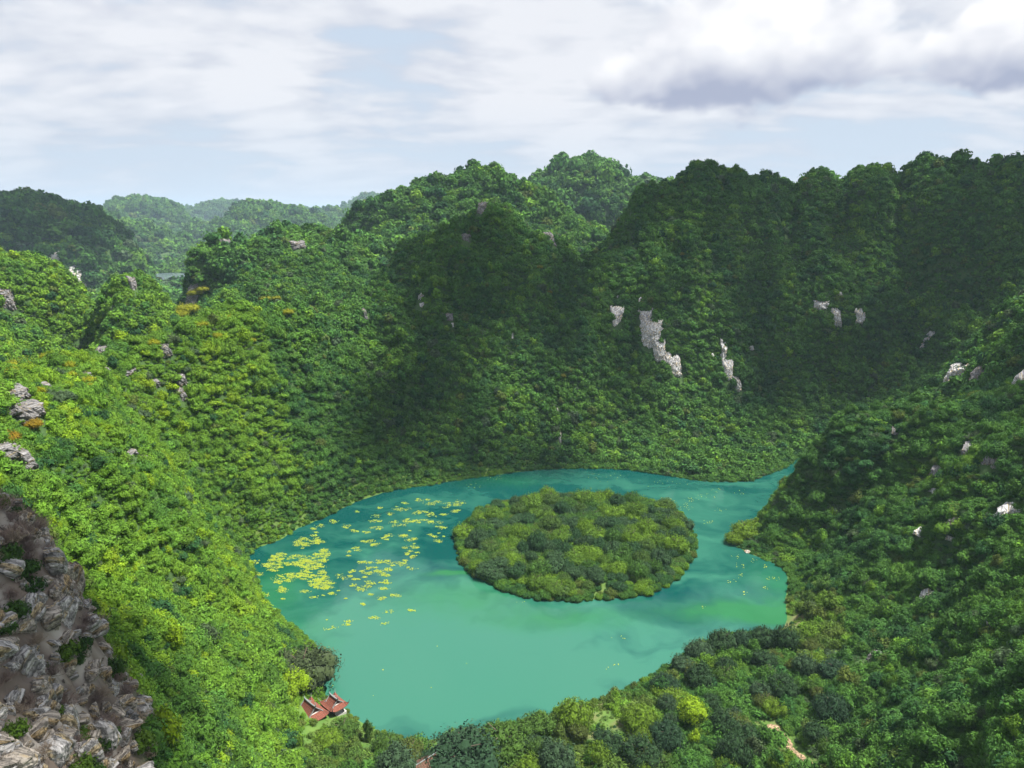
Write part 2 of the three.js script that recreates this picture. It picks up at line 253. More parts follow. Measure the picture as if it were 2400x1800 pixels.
// ------------------------------------------------------------------ terrain sheet
const rockLine = [K(-500, 1150, 124), K(-200, 1140, 122), K(0, 1150, 120), K(100, 1180, 119), K(210, 1290, 115), K(290, 1430, 110), K(330, 1600, 104), K(345, 1800, 97), K(350, 2100, 80), K(340, 2600, 40), [-160, 0, 10]];
const rockZone = (x, z) => sstep(-1.5, 1.5, signedDist(rockLine, x, z) + 2.5 * fbm2(x / 7, z / 7, 3));
const trailPts = [[1795, 1702], [1815, 1712], [1835, 1735], [1850, 1765], [1875, 1790], [1905, 1830]].map(([x, y]) => E(x, y, 5));
function trailDist(x, z) { let d = 1e9; for (let i = 1; i < trailPts.length; i++) { const a = trailPts[i - 1], b = trailPts[i], ex = b[0] - a[0], ez = b[2] - a[2], t = clamp(((x - a[0]) * ex + (z - a[2]) * ez) / (ex * ex + ez * ez)); d = Math.min(d, Math.hypot(a[0] + ex * t - x, a[2] + ez * t - z)); } return d; }
function lines(from, to, fine, lo, hi, grow) {
  const out = []; for (let x = lo; x <= hi + 1e-6; x += fine) out.push(x);
  let s = fine; for (let x = out[out.length - 1]; x < to;) { s *= grow; x = Math.min(to, x + s); out.push(x); }
  s = fine; for (let x = out[0]; x > from;) { s *= grow; x = Math.max(from, x - s); out.unshift(x); }
  return out;
}
{
  const finer = (l, a, b, n) => l.flatMap((v, i) => (v >= a && v < b && i + 1 < l.length ? Array.from({ length: n }, (_, k) => lerp(v, l[i + 1], k / n)) : [v]));
  const xs = finer(lines(-60000, 60000, 4, -420, 480, 1.045), -124, -24, 4), zs = finer(lines(-60000, 400, 4, -760, 60, 1.03), -136, -28, 4), nx = xs.length, nz = zs.length;
  const pos = new Float32Array(nx * nz * 3), col = new Float32Array(nx * nz * 3), uv = new Float32Array(nx * nz * 2), idx = [];
  for (let j = 0; j < nz; j++) for (let i = 0; i < nx; i++) {
    const x = xs[i], z = zs[j], k = j * nx + i, d = Math.hypot(x, z), h = d > 8200 ? Math.max(-8, 3 - (d - 8200) / 60) : groundH(x, z);
    pos.set([x, h, z], k * 3); uv.set([x, z], k * 2);
    const n = fbm2(x / 23, z / 23, 4);
    let c = [0.034 + 0.02 * n, 0.074 + 0.035 * n, 0.015];
    if (d > 1000 && h < 14) { const f = fbm2(x / 260, z / 120, 4), p = fbm2(x / 900 + 5, z / 300, 2); c = [0.05 + 0.05 * f, 0.095 + 0.05 * f, 0.03]; if (p > 0.18) c = [0.11, 0.13, 0.05]; }
    if (h < 9 && d < 420 && d > 90) { const f = clamp(0.5 + 1.2 * fbm2(x / 7, z / 7, 4)), e = sstep(0.1, 0.35, fbm2(x / 11 + 50, z / 11, 3)) * (x > 0 && z > -260 ? 1 : 0.2); c = [lerp(lerp(0.045, 0.085, f), 0.13, e), lerp(lerp(0.105, 0.150, f), 0.115, e), lerp(lerp(0.014, 0.022, f), 0.05, e)]; }
    const rz = d < 160 ? rockZone(x, z, h) : 0;
    if (rz > 0) { const f = clamp(0.5 + fbm2(x / 3, z / 3, 4)), f2 = sstep(0.05, 0.3, fbm2(x / 8 + 31, z / 8, 4)), rc = [lerp(lerp(0.12, 0.22, f), 0.40, f2), lerp(lerp(0.095, 0.175, f), 0.365, f2), lerp(lerp(0.08, 0.135, f), 0.32, f2)]; c = c.map((v, q) => lerp(v, rc[q], rz)); }
    col.set(c, k * 3);
    if (i && j) idx.push(k - nx - 1, k - 1, k - nx, k - nx, k - 1, k);
  }
  const g = new THREE.BufferGeometry();
  g.setAttribute('position', new THREE.BufferAttribute(pos, 3)); g.setAttribute('color', new THREE.BufferAttribute(col, 3)); g.setAttribute('uv', new THREE.BufferAttribute(uv, 2)); g.setIndex(idx); g.computeVertexNormals();
  const bump = noiseTexture(512, (u, v) => { const s = 0.5 + 0.5 * tileFbm(u, v, 10, 4); return [s, s, s]; }); bump.repeat.set(1 / 16, 1 / 16);
  tag(new THREE.Mesh(g, new THREE.MeshStandardMaterial({ vertexColors: true, roughness: 1, bumpMap: bump, bumpScale: 0.15 })), 'terrain', 'green karst hills and valley floor round the lake, reaching the horizon', 'terrain', null, 'structure');
  // the sea along the horizon
  const sea = new THREE.PlaneGeometry(110000, 50000, 8, 8); sea.rotateX(-Math.PI / 2); sea.translate(0, -3, -33600);
  tag(new THREE.Mesh(sea, new THREE.MeshStandardMaterial({ color: rgb(0.05, 0.09, 0.14), roughness: 0.35 })), 'sea', 'thin blue line of sea along the far horizon', 'sea', null, 'structure');
}

// ------------------------------------------------------------------ unseen broken cloud added high outside the view, shaped to lay soft shade on the mountain wall, the pointed hill, the promontory and the near shore
{
  const mat = new THREE.MeshStandardMaterial({ color: rgb(0.95, 0.95, 0.95), roughness: 1 });
  const puffGeo = [0, 1, 2].map((q) => { const g = new THREE.IcosahedronGeometry(1, 3), p = g.attributes.position; for (let i = 0; i < p.count; i++) { const X = p.getX(i), Y = p.getY(i), Z = p.getZ(i), f = 1 + 0.4 * fbm3(X * 1.7 + q * 9, Y * 1.7, Z * 1.7, 3); p.setXYZ(i, X * f, Math.max(-0.3, Y * f) * 0.6, Z * f); } return g; });
  const cloud = (label, alt, patches, seed) => {   // patches: where the shade falls (x, z at the height y), how far it reaches, and how much of the sky there is covered
    const r = rng(seed), parts = [];
    for (const [x, y, z, rx, rz, cover] of patches) {
      const k = (alt - y) / SUN.y, size = 24, n = Math.round(-Math.log(1 - cover) * rx * rz / (size * size) * 1.25);
      for (let q = 0; q < n; q++) { const a = r() * 6.283, t = Math.sqrt(r()) * (0.75 + 0.4 * r()), w = size * (0.7 + 0.6 * r()), g = puffGeo[(r() * 3) | 0].clone(); g.scale(w, w, w); g.rotateY(r() * 6.28); g.translate(x + SUN.x * k + Math.cos(a) * rx * t, alt + r() * 40, z + SUN.z * k + Math.sin(a) * rz * t); parts.push(g); }
    }
    tag(new THREE.Mesh(mergeGeometries(parts), mat), 'cloud', label, 'cloud');
  };
  cloud('unseen broken cloud added to shade the mountain wall and pointed hill', 1500, [[-40, 90, -485, 80, 72, 0.5], [-80, 60, -425, 48, 50, 0.42], [20, 60, -440, 60, 45, 0.35], [110, 110, -530, 90, 80, 0.42], [230, 120, -540, 100, 90, 0.45], [360, 120, -530, 110, 110, 0.45]], 1);
  cloud('unseen broken cloud added to shade the promontory and near shore', 1450, [[260, 40, -310, 66, 60, 0.3], [130, 5, -170, 60, 36, 0.15]], 2);
  cloud('small unseen broken cloud added to shade the rocky hillside', 1400, [[-72, 100, -100, 34, 34, 0.6], [-60, 90, -66, 34, 34, 0.6], [-82, 42, -142, 24, 24, 0.42]], 3);
  cloud('unseen broken cloud added to shade the dark distant hill', 1600, [[-860, 80, -1260, 170, 170, 0.8], [-760, 60, -1420, 120, 120, 0.7]], 4);
}

// ------------------------------------------------------------------ lake water
const lilySpots = [];
{
  const pts = lakeLine.map((p, i) => { // the sheet runs a little under the banks
    const a = lakeLine[(i + lakeLine.length - 1) % lakeLine.length], b = lakeLine[(i + 1) % lakeLine.length]; let nx = b[2] - a[2], nz = -(b[0] - a[0]); const l = Math.hypot(nx, nz) || 1; nx /= l; nz /= l;
    if (signedDist(lakeLine, p[0] + nx * 0.5, p[2] + nz * 0.5) > 0) { nx = -nx; nz = -nz; }
    return new THREE.Vector2(p[0] + nx * 3, -(p[2] + nz * 3));
  });
  const g = new THREE.ShapeGeometry(new THREE.Shape(pts)); g.rotateX(-Math.PI / 2);
  const X0 = -220, X1 = 380, Z0 = -520, Z1 = -140, N = 1024, p = g.attributes.position, uv = new Float32Array(p.count * 2);
  for (let i = 0; i < p.count; i++) { uv[i * 2] = (p.getX(i) - X0) / (X1 - X0); uv[i * 2 + 1] = (p.getZ(i) - Z0) / (Z1 - Z0); }
  g.setAttribute('uv', new THREE.BufferAttribute(uv, 2));
  // milky sediment, clear deep water and green algae drift in patches with soft, torn outlines; one pale patch is painted sky reflection
  const blobs = [[E(950, 1440), 60, 26, 1], [E(1150, 1600), 95, 40, 0.85], [E(800, 1600), 45, 30, 0.7], [E(1700, 1180), 60, 60, 0.5], [E(1640, 1300), 30, 45, 0.5], [E(870, 1280), 34, 34, 0.35], [E(1420, 1545), 60, 26, 0.6]];  // the last pale blob is reflected bright cloud painted into the water colour
  const algae = [[E(1720, 1428), 26, 7, 1], [E(1800, 1440), 18, 6, 1], [E(1090, 1400), 26, 12, 0.6], [E(1330, 1450), 26, 7, 0.7], [E(630, 1390), 12, 30, 0.6], [E(700, 1490), 14, 14, 0.4], [E(1840, 1390), 12, 24, 0.5], [E(1180, 1125), 22, 10, 0.35], [E(1068, 1347), 9, 1.8, 1.6]];
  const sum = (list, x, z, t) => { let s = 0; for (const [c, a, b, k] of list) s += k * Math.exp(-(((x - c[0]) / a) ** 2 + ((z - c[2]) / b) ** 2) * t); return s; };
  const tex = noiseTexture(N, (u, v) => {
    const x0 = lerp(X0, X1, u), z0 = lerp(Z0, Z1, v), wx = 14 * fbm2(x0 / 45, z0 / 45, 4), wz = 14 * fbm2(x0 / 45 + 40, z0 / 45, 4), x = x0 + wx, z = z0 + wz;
    const milkAndSheen = clamp(sum(blobs, x, z, 1) * 0.85 + 0.03 + 0.7 * fbm2(x / 60 + 2, z / 30, 5) + 0.2 * fbm2(x / 16 + 9, z / 9, 3)), alg = clamp(sum(algae, x0 + wx * 0.3, z0 + wz * 0.3, 1) + 0.25 * fbm2(x0 / 12, z0 / 12, 3) * sum(algae, x0, z0, 0.5));
    let c = [lerp(0.002, 0.028, milkAndSheen), lerp(0.048, 0.124, milkAndSheen), lerp(0.043, 0.086, milkAndSheen)];
    c = c.map((q, k) => lerp(q, [0.014, 0.115, 0.03][k], alg * 0.8));
    return c.map((q) => (q <= 0.0031308 ? 12.92 * q : 1.055 * Math.pow(q, 1 / 2.4) - 0.055));
  }, true);
  tex.wrapS = tex.wrapT = THREE.ClampToEdgeWrapping;
  const rip = noiseTexture(512, (u, v) => { const s = 0.5 + 0.5 * tileFbm(u, v, 8, 4); return [s, s, s]; });
  rip.repeat.set((X1 - X0) / 14, (Z1 - Z0) / 14);
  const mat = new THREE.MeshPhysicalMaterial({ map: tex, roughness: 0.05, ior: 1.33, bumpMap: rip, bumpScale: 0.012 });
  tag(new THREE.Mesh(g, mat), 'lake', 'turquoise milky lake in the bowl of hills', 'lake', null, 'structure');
  const pond = new THREE.CircleGeometry(1, 40); pond.rotateX(-Math.PI / 2); const c = E(392, 652, 7);
  pond.scale(62, 1, 150); pond.rotateY(0.45); pond.translate(c[0], 7, c[2]);
  tag(new THREE.Mesh(pond, new THREE.MeshPhysicalMaterial({ color: rgb(0.10, 0.13, 0.16), roughness: 0.12, ior: 1.33 })), 'pond', 'pale grey pond in the distant valley between wooded hills', 'pond', null, 'structure');
}

// ------------------------------------------------------------------ plants: crowns made of leaf-sized faces on clumped lobes (radius 1)
function leafCloud(seed, { lobes, n, leaf, height = 1, spread = 0.62, droop = 0.25, jitter = 0.9, slim = 0.5, core = 0.6 }) {
  const r = rng(seed), balls = [], pos = [], col = [];
  for (let k = 0; k < lobes; k++) {
    const a = (k + r() * 0.8) / lobes * Math.PI * 2, q = k === 0 ? 0 : spread * (0.55 + 0.45 * r()), top = height * (0.55 + 0.42 * (1 - q * q)) * (0.85 + 0.3 * r()), s = (0.36 + 0.22 * r());
    balls.push([Math.cos(a) * q, Math.max(s * 0.7, top - s), Math.sin(a) * q, s]);
    if (r() < 0.5) balls.push([Math.cos(a + 0.5) * (q + 0.12), top * 0.42, Math.sin(a + 0.5) * (q + 0.12), s * 0.85]);
  }
  const v = new THREE.Vector3(), t = new THREE.Vector3(), b = new THREE.Vector3(), N = new THREE.Vector3();
  const tri = (p, q, w, c) => { pos.push(p.x, p.y, p.z, q.x, q.y, q.z, w.x, w.y, w.z); for (let k = 0; k < 3; k++) col.push(c, c, c * 0.95); };
  for (let k = 0; k < n; k++) {
    const o = balls[(r() * balls.length) | 0], u = 2 * r() - 0.75, a = r() * Math.PI * 2, cy = clamp(u, -0.75, 1), sr = Math.sqrt(1 - cy * cy), rad = o[3] * (0.78 + 0.42 * r());
    N.set(Math.cos(a) * sr, cy, Math.sin(a) * sr); v.set(o[0] + N.x * rad, o[1] + N.y * rad * 0.9, o[2] + N.z * rad); if (v.y < 0.03) v.y = 0.03 + 0.1 * r();
    N.x += (r() - 0.5) * jitter; N.y += (r() - 0.35) * jitter; N.z += (r() - 0.5) * jitter; N.normalize();
    t.set(r() - 0.5, r() - 0.5 - droop, r() - 0.5); t.addScaledVector(N, -t.dot(N)).normalize(); b.crossVectors(N, t);
    const L = leaf * (0.65 + 0.7 * r()), w = L * slim, c = 0.55 + 0.9 * r();
    const A = v.clone().addScaledVector(t, -L * 0.5), T = v.clone().addScaledVector(t, L * 0.55).addScaledVector(N, -L * 0.18), P = v.clone().addScaledVector(b, w * 0.5).addScaledVector(N, -L * 0.06), Q = v.clone().addScaledVector(b, -w * 0.5).addScaledVector(N, -L * 0.06);
    tri(A, P, T, c); tri(A, T, Q, c);
  }
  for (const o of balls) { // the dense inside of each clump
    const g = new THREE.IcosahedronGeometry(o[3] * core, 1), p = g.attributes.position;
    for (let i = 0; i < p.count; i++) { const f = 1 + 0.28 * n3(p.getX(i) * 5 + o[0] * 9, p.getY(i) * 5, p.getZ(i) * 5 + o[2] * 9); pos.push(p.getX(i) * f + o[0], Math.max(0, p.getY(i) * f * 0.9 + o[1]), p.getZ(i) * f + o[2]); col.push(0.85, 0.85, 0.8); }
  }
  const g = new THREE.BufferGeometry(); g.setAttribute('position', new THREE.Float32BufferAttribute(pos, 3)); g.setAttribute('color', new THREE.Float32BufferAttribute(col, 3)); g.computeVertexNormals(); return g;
}
const crowns = [
  leafCloud(101, { lobes: 7, n: 900, leaf: 0.17, height: 1.25 }), leafCloud(102, { lobes: 9, n: 1000, leaf: 0.16, height: 1.1, spread: 0.72 }), leafCloud(103, { lobes: 6, n: 900, leaf: 0.18, height: 1.5, spread: 0.5 }), leafCloud(104, { lobes: 8, n: 1000, leaf: 0.15, height: 0.95, spread: 0.8 }),
  leafCloud(105, { lobes: 8, n: 750, leaf: 0.24, height: 0.72, spread: 0.78, jitter: 0.7 }), leafCloud(106, { lobes: 6, n: 620, leaf: 0.26, height: 0.8, spread: 0.7 }),                // mounds of shrub
  leafCloud(107, { lobes: 8, n: 1100, leaf: 0.30, height: 1.2, slim: 0.22, droop: 0.9, jitter: 1.2, spread: 0.66 }), leafCloud(108, { lobes: 10, n: 1200, leaf: 0.27, height: 1.0, slim: 0.24, droop: 0.6, jitter: 1.1, spread: 0.75 }),   // feathery
];
crowns.push(...[ // the same kinds with finer leaves, for large trees
  leafCloud(201, { lobes: 11, n: 2600, leaf: 0.105, height: 1.25, spread: 0.7, core: 0.58 }), leafCloud(202, { lobes: 14, n: 2800, leaf: 0.10, height: 1.05, spread: 0.78, core: 0.58 }), leafCloud(203, { lobes: 10, n: 2600, leaf: 0.11, height: 1.5, spread: 0.55, core: 0.58 }), leafCloud(204, { lobes: 13, n: 2800, leaf: 0.10, height: 0.95, spread: 0.82, core: 0.56 }),
  leafCloud(207, { lobes: 12, n: 2800, leaf: 0.17, height: 1.2, slim: 0.24, droop: 0.8, jitter: 1.2, spread: 0.7, core: 0.55 }), leafCloud(208, { lobes: 15, n: 3000, leaf: 0.15, height: 1.0, slim: 0.26, droop: 0.5, jitter: 1.1, spread: 0.78, core: 0.55 }),
]);
const FINE = { 0: 8, 1: 9, 2: 10, 3: 11, 4: 11, 5: 9, 6: 12, 7: 13 };
const farCrowns = [leafCloud(111, { lobes: 6, n: 230, leaf: 0.36, height: 1.15, slim: 0.7 }), leafCloud(112, { lobes: 7, n: 240, leaf: 0.34, height: 0.95, slim: 0.7, spread: 0.75 }), leafCloud(113, { lobes: 5, n: 220, leaf: 0.38, height: 1.3, slim: 0.7, spread: 0.5 })];
const leafMat = new THREE.MeshPhysicalMaterial({ color: 0xffffff, vertexColors: true, roughness: 1, transmission: 0.3, thickness: 0, specularIntensity: 0.25, side: THREE.DoubleSide });
const tints = {
  dark: [0.027, 0.088, 0.026], deep: [0.038, 0.115, 0.026], mid: [0.064, 0.160, 0.024], light: [0.118, 0.238, 0.022], lime: [0.185, 0.300, 0.014], olive: [0.092, 0.138, 0.026], gold: [0.25, 0.24, 0.012], rust: [0.13, 0.10, 0.03], grey: [0.066, 0.108, 0.048],
};
function pick(r, table) { let s = 0; for (const k in table) s += table[k]; let q = r() * s; for (const k in table) { q -= table[k]; if (q <= 0) return tints[k]; } return tints.mid; }

// ------------------------------------------------------------------ limestone
const limestone = noiseTexture(1024, (u, v) => {
  const a = tileFbm(u, v, 6, 5), b = tileFbm(u + 0.37, v * 0.5, 14, 4), o = sstep(0.14, 0.4, tileFbm(v, u, 4, 4)), crack = 0.42 * sstep(0.035, 0.0, Math.abs(tileFbm(u, v, 9, 3)));
  const s = clamp(0.80 + 0.38 * a - 0.22 * sstep(0.1, 0.36, Math.abs(b))) - crack;
  return [s, s * lerp(0.985, 0.90, o), s * lerp(0.97, 0.70, o)];
}, true);
limestone.repeat.set(1 / 5, 1 / 5);
const limeBump = noiseTexture(512, (u, v) => { const q = 0.5 + 0.6 * tileFbm(u, v, 7, 5) - 0.5 * sstep(0.06, 0, Math.abs(tileFbm(u, v, 9, 4))); return [q, q, q]; }); limeBump.repeat.set(1 / 3, 1 / 3);
const whiteRock = new THREE.MeshStandardMaterial({ map: limestone, color: rgb(0.93, 0.945, 0.98), roughness: 0.95, bumpMap: limeBump, bumpScale: 0.25, flatShading: true });
const greyRock = new THREE.MeshStandardMaterial({ map: limestone, color: rgb(0.37, 0.37, 0.385), roughness: 0.95, bumpMap: limeBump, bumpScale: 0.3, flatShading: true });
const tanRock = new THREE.MeshStandardMaterial({ map: limestone, color: rgb(0.60, 0.545, 0.475), roughness: 0.95, bumpMap: limeBump, bumpScale: 0.25, flatShading: true });
function rockUv(g) { const p = g.attributes.position, uv = new Float32Array(p.count * 2); for (let i = 0; i < p.count; i++) { uv[i * 2] = p.getX(i) + 0.6 * p.getZ(i); uv[i * 2 + 1] = p.getY(i) + 0.35 * p.getZ(i); } g.setAttribute('uv', new THREE.BufferAttribute(uv, 2)); return g; }
function boulder(seed, size, tall) {   // blocky limestone: flattened sides, solution flutes, pits
  const r = rng(seed), g = new THREE.IcosahedronGeometry(1, 7), p = g.attributes.position, cuts = [];
  for (let k = 0; k < 11; k++) { const a = r() * 6.283, e = r() * 2 - 0.8; cuts.push([Math.cos(a) * Math.sqrt(Math.max(0, 1 - e * e)), e, Math.sin(a) * Math.sqrt(Math.max(0, 1 - e * e)), 0.55 + 0.3 * r()]); }
  for (let i = 0; i < p.count; i++) {
    let x = p.getX(i), y = p.getY(i), z = p.getZ(i), f = 1;
    for (const [a, b, c, d] of cuts) { const q = x * a + y * b + z * c; if (q > d) f = Math.min(f, d / q); }
    const s = seed * 3.7; f *= 1 + 0.13 * fbm3(x * 1.8 + s, y * 1.8, z * 1.8, 3) + 0.11 * (0.5 - Math.abs(fbm3(x * 3.6 + s, y * 1.2, z * 3.6, 4))) * 2 - 0.05;
    p.setXYZ(i, x * f * size, y * f * size * tall, z * f * size);
  }
  return rockUv(g);
}
const paleRock = whiteRock.clone(); paleRock.color = rgb(0.66, 0.65, 0.64);
const boulders = [boulder(1, 1, 0.75), boulder(2, 1, 1.0), boulder(3, 1, 0.6), boulder(4, 1, 1.25), boulder(5, 1, 0.85), boulder(6, 1, 1.6)];
const cliffs = [];   // {x, y, z, w, h, n}
function cliffFace(px, py, wpx, hpx, mat, name, label, cat, group, thick = 0.5, near = 60) {
  const p = hit(px, py, 2500, near), d = Math.hypot(p[0], p[1] - EYE, p[2]), m = d / FOCAL, w = wpx * m, h = hpx * m, [gx, gz] = slopeAt(p[0], p[2], 6);
  let a = Math.atan2(-gx, -gz); const toEye = Math.atan2(-p[0], -p[2]); let da = a - toEye; da -= 2 * Math.PI * Math.round(da / (2 * Math.PI)); a = toEye + clamp(da, -0.9, 0.9);
  const nx = Math.sin(a), nz = Math.cos(a), U = Math.max(10, Math.min(40, Math.round(w / 0.5))), V = Math.max(10, Math.min(48, Math.round(h / 0.5))), pos = [], idx = [], seed = px * 0.37 + py;
  for (let j = 0; j <= V; j++) for (let i = 0; i <= U; i++) {
    const u = i / U * 2 - 1, v = j / V * 2 - 1, rim = Math.pow(Math.max(Math.abs(u), Math.abs(v)), 3), ragged = 1 + 0.32 * fbm2(u * 2 + seed, v * 2, 3);
    const X = u * w * 0.5 * ragged, Y = v * h * 0.5 * (1 + 0.28 * fbm2(u * 2.2 + 9 + seed, v * 2.2, 3));
    const lean = -Y * 0.42, Z = thick * Math.min(w, h) * 0.5 * (1 - rim) - rim * 2.2 + lean + 0.9 * (0.5 - Math.abs(n2(X / 2.1 + seed, Y / 11))) + 1.1 * fbm2(X / 5 + seed, Y / 7, 3) + 1.3 * (0.45 - Math.abs(fbm2(X / 1.7 + seed, Y / 2.6, 3)) * 1.5) * (1 - rim);
    pos.push(X * nz + Z * nx, Y, -X * nx + Z * nz);
    if (i && j) { const k = j * (U + 1) + i; idx.push(k - U - 2, k - U - 1, k - 1, k - U - 1, k, k - 1); }
  }
  const g = new THREE.BufferGeometry(); g.setAttribute('position', new THREE.Float32BufferAttribute(pos, 3)); g.setIndex(idx); g.computeVertexNormals(); rockUv(g);
  const o = new THREE.Mesh(g, mat); o.position.set(p[0] + nx * 1.0, p[1], p[2] + nz * 1.0);
  cliffs.push({ x: o.position.x, y: p[1], z: o.position.z, w, h, nx, nz });
  return tag(o, name, label, cat, group);
}
cliffFace(1512, 752, 34, 56, whiteRock, 'limestone_cliff', 'topmost white slab of the long diagonal cliff on the mountain wall', 'cliff');
cliffFace(1526, 786, 48, 70, whiteRock, 'limestone_cliff', 'largest white slab of the long diagonal cliff on the mountain wall', 'cliff');
cliffFace(1546, 824, 32, 54, whiteRock, 'limestone_cliff', 'narrow white slab in the middle of the long diagonal cliff', 'cliff');
cliffFace(1564, 846, 28, 46, whiteRock, 'limestone_cliff', 'small white slab just above the foot of the long diagonal cliff', 'cliff');
cliffFace(1582, 860, 34, 64, whiteRock, 'limestone_cliff', 'lowest streaked white slab at the foot of the long diagonal cliff', 'cliff');
cliffFace(1446, 752, 30, 62, whiteRock, 'limestone_cliff', 'pointed white cliff patch beside the long diagonal cliff', 'cliff');
const small = 'small pale rock scar on the wooded mountain wall', smallGroup = 'small rock scars on the mountain wall';
for (const [x, y, w, h] of [[1697, 832, 16, 52], [1706, 872, 24, 52], [1728, 902, 20, 42], [1924, 716, 32, 20], [1958, 744, 26, 44], [2016, 744, 22, 34], [2172, 800, 14, 40], [1448, 700, 8, 28], [1500, 705, 7, 20], [1690, 800, 8, 20], [1760, 815, 14, 14], [1670, 835, 6, 16], [1966, 690, 16, 14]]) cliffFace(x, y, w, h, whiteRock, 'rock_scar', small, 'rock', smallGroup);
cliffFace(2240, 880, 40, 46, whiteRock, 'limestone_cliff', 'white cliff block on the wooded spur beyond the promontory', 'cliff');
cliffFace(2296, 880, 34, 34, greyRock, 'limestone_cliff', 'dark grey cliff beside the white block on the spur', 'cliff');
cliffFace(2393, 898, 30, 44, whiteRock, 'limestone_cliff', 'pale cliff with a dark hollow high on the spur', 'cliff');
const prom = 'broken grey limestone outcrop among shrubs on the wooded promontory', promGroup = 'outcrops on the promontory';
for (const [x, y, w, h, m] of [[2280, 1060, 56, 30, greyRock], [2205, 1108, 44, 30, greyRock], [2330, 1085, 50, 24, greyRock], [2190, 1150, 26, 14, whiteRock], [2362, 1205, 40, 36, whiteRock], [2240, 1222, 24, 26, greyRock], [2172, 1190, 20, 16, greyRock], [2158, 1250, 28, 14, whiteRock], [2230, 1262, 26, 10, whiteRock], [2176, 1400, 26, 36, whiteRock], [2084, 1370, 16, 12, whiteRock], [2334, 1462, 34, 24, whiteRock], [2305, 1452, 14, 30, greyRock], [2100, 1012, 22, 14, greyRock], [2095, 940, 20, 10, greyRock], [2055, 1540, 30, 26, greyRock]]) cliffFace(x, y, w, h, m, 'limestone_outcrop', prom, 'rock', promGroup);
for (const [x, y, w, h] of [[972, 648, 10, 34], [985, 700, 12, 40], [988, 716, 16, 16], [1050, 745, 30, 22], [1060, 762, 8, 14], [1198, 706, 8, 14], [1200, 786, 8, 18], [1312, 1030, 11, 46], [1290, 1012, 6, 18], [855, 740, 12, 34], [1490, 880, 5, 9], [1305, 960, 6, 14]]) cliffFace(x, y, w, h, y > 720 && y < 760 ? greyRock : whiteRock, 'rock_scar', 'thin pale rock streak on the wooded hill behind the island', 'rock', 'rock streaks on the hill behind the island');
cliffFace(1090, 560, 30, 26, greyRock, 'limestone_outcrop', 'grey crag on the shoulder of the pointed hill behind the island', 'rock');
cliffFace(1128, 492, 22, 34, greyRock, 'limestone_outcrop', 'grey crag at the very top of the pointed hill', 'rock');
cliffFace(1290, 565, 22, 40, greyRock, 'limestone_outcrop', 'grey crag below the top of the pointed hill', 'rock');
cliffFace(170, 652, 44, 52, whiteRock, 'limestone_cliff', 'lower white cliff at the foot of the dark distant hill', 'cliff', undefined, 0.5, 1150);
cliffFace(124, 606, 30, 30, whiteRock, 'limestone_cliff', 'upper white cliff on the dark distant hill', 'cliff', undefined, 0.5, 1150);
const ridge = 'weathered grey limestone outcrop on the sunlit ridge above the lake', ridgeGroup = 'outcrops on the sunlit ridge';
for (const [x, y, w, h] of [[36, 925, 60, 34], [70, 965, 70, 36], [20, 960, 40, 30], [100, 905, 34, 14], [300, 872, 50, 16], [240, 872, 40, 14], [386, 820, 26, 38], [420, 890, 30, 36], [424, 926, 28, 40], [360, 900, 30, 22], [300, 1062, 46, 16], [330, 1075, 30, 12], [312, 1014, 24, 14], [190, 880, 46, 16], [240, 820, 30, 18], [50, 1080, 40, 60], [10, 1060, 40, 40], [235, 1220, 22, 30], [275, 1200, 14, 20]]) cliffFace(x, y, w, h, greyRock, 'limestone_outcrop', ridge, 'rock', ridgeGroup);
cliffFace(452, 690, 26, 56, greyRock, 'limestone_cliff', 'grey cliff on the flank of the sunlit hill beside the distant pond', 'cliff');
cliffFace(312, 668, 18, 34, greyRock, 'limestone_outcrop', 'grey rock on top of the small rounded hill', 'rock');
cliffFace(14, 700, 30, 50, greyRock, 'limestone_cliff', 'grey cliff under the grassy slope in front of the dark distant hill', 'cliff');
cliffFace(530, 570, 30, 20, greyRock, 'limestone_outcrop', 'grey rock near the top of the twin sunlit hill', 'rock');
cliffFace(700, 575, 40, 20, greyRock, 'limestone_outcrop', 'grey rock under the domed top of the twin sunlit hill', 'rock');
cliffFace(300, 1595, 60, 40, greyRock, 'limestone_outcrop', 'dark grey outcrop in the green scrub below the rocky hillside', 'rock');
cliffFace(280, 1680, 40, 46, greyRock, 'limestone_outcrop', 'dark grey pinnacle beside the pale boulders', 'rock');
const inCliff = (x, y, z) => { for (const c of cliffs) { const dx = x - c.x, dz = z - c.z; if (dx * dx + dz * dz > (c.w + c.h) * (c.w + c.h)) continue; const t = dx * c.nz - dz * c.nx, o = dx * c.nx + dz * c.nz; if (Math.abs(t) < c.w * 0.43 + 0.2 && Math.abs(y + 0.8 - c.y) < c.h * 0.43 + 0.8 && o > -3.5) return true; } return false; };

// ------------------------------------------------------------------ temple by the water
const M = (r, g, b, rough = 0.9) => new THREE.MeshStandardMaterial({ color: rgb(r, g, b), roughness: rough });
const tileTex = noiseTexture(256, (u, v) => { const s = 0.70 + 0.5 * tileFbm(u, v, 9, 4) + 0.12 * (((v * 12) | 0) % 2) - 0.06; return [s, s * 0.92, s * 0.86]; }, true);
const tileBump = noiseTexture(256, (u) => { const s = 0.5 + 0.5 * Math.cos(u * 2 * Math.PI * 8); return [s, s, s]; });
for (const t of [tileTex, tileBump]) t.repeat.set(0.5, 0.5);
const tileMat = new THREE.MeshStandardMaterial({ map: tileTex, color: rgb(0.34, 0.12, 0.08), roughness: 0.85, bumpMap: tileBump, bumpScale: 0.05 });
const brownTile = new THREE.MeshStandardMaterial({ map: tileTex, color: rgb(0.20, 0.12, 0.085), roughness: 0.9, bumpMap: tileBump, bumpScale: 0.05 });
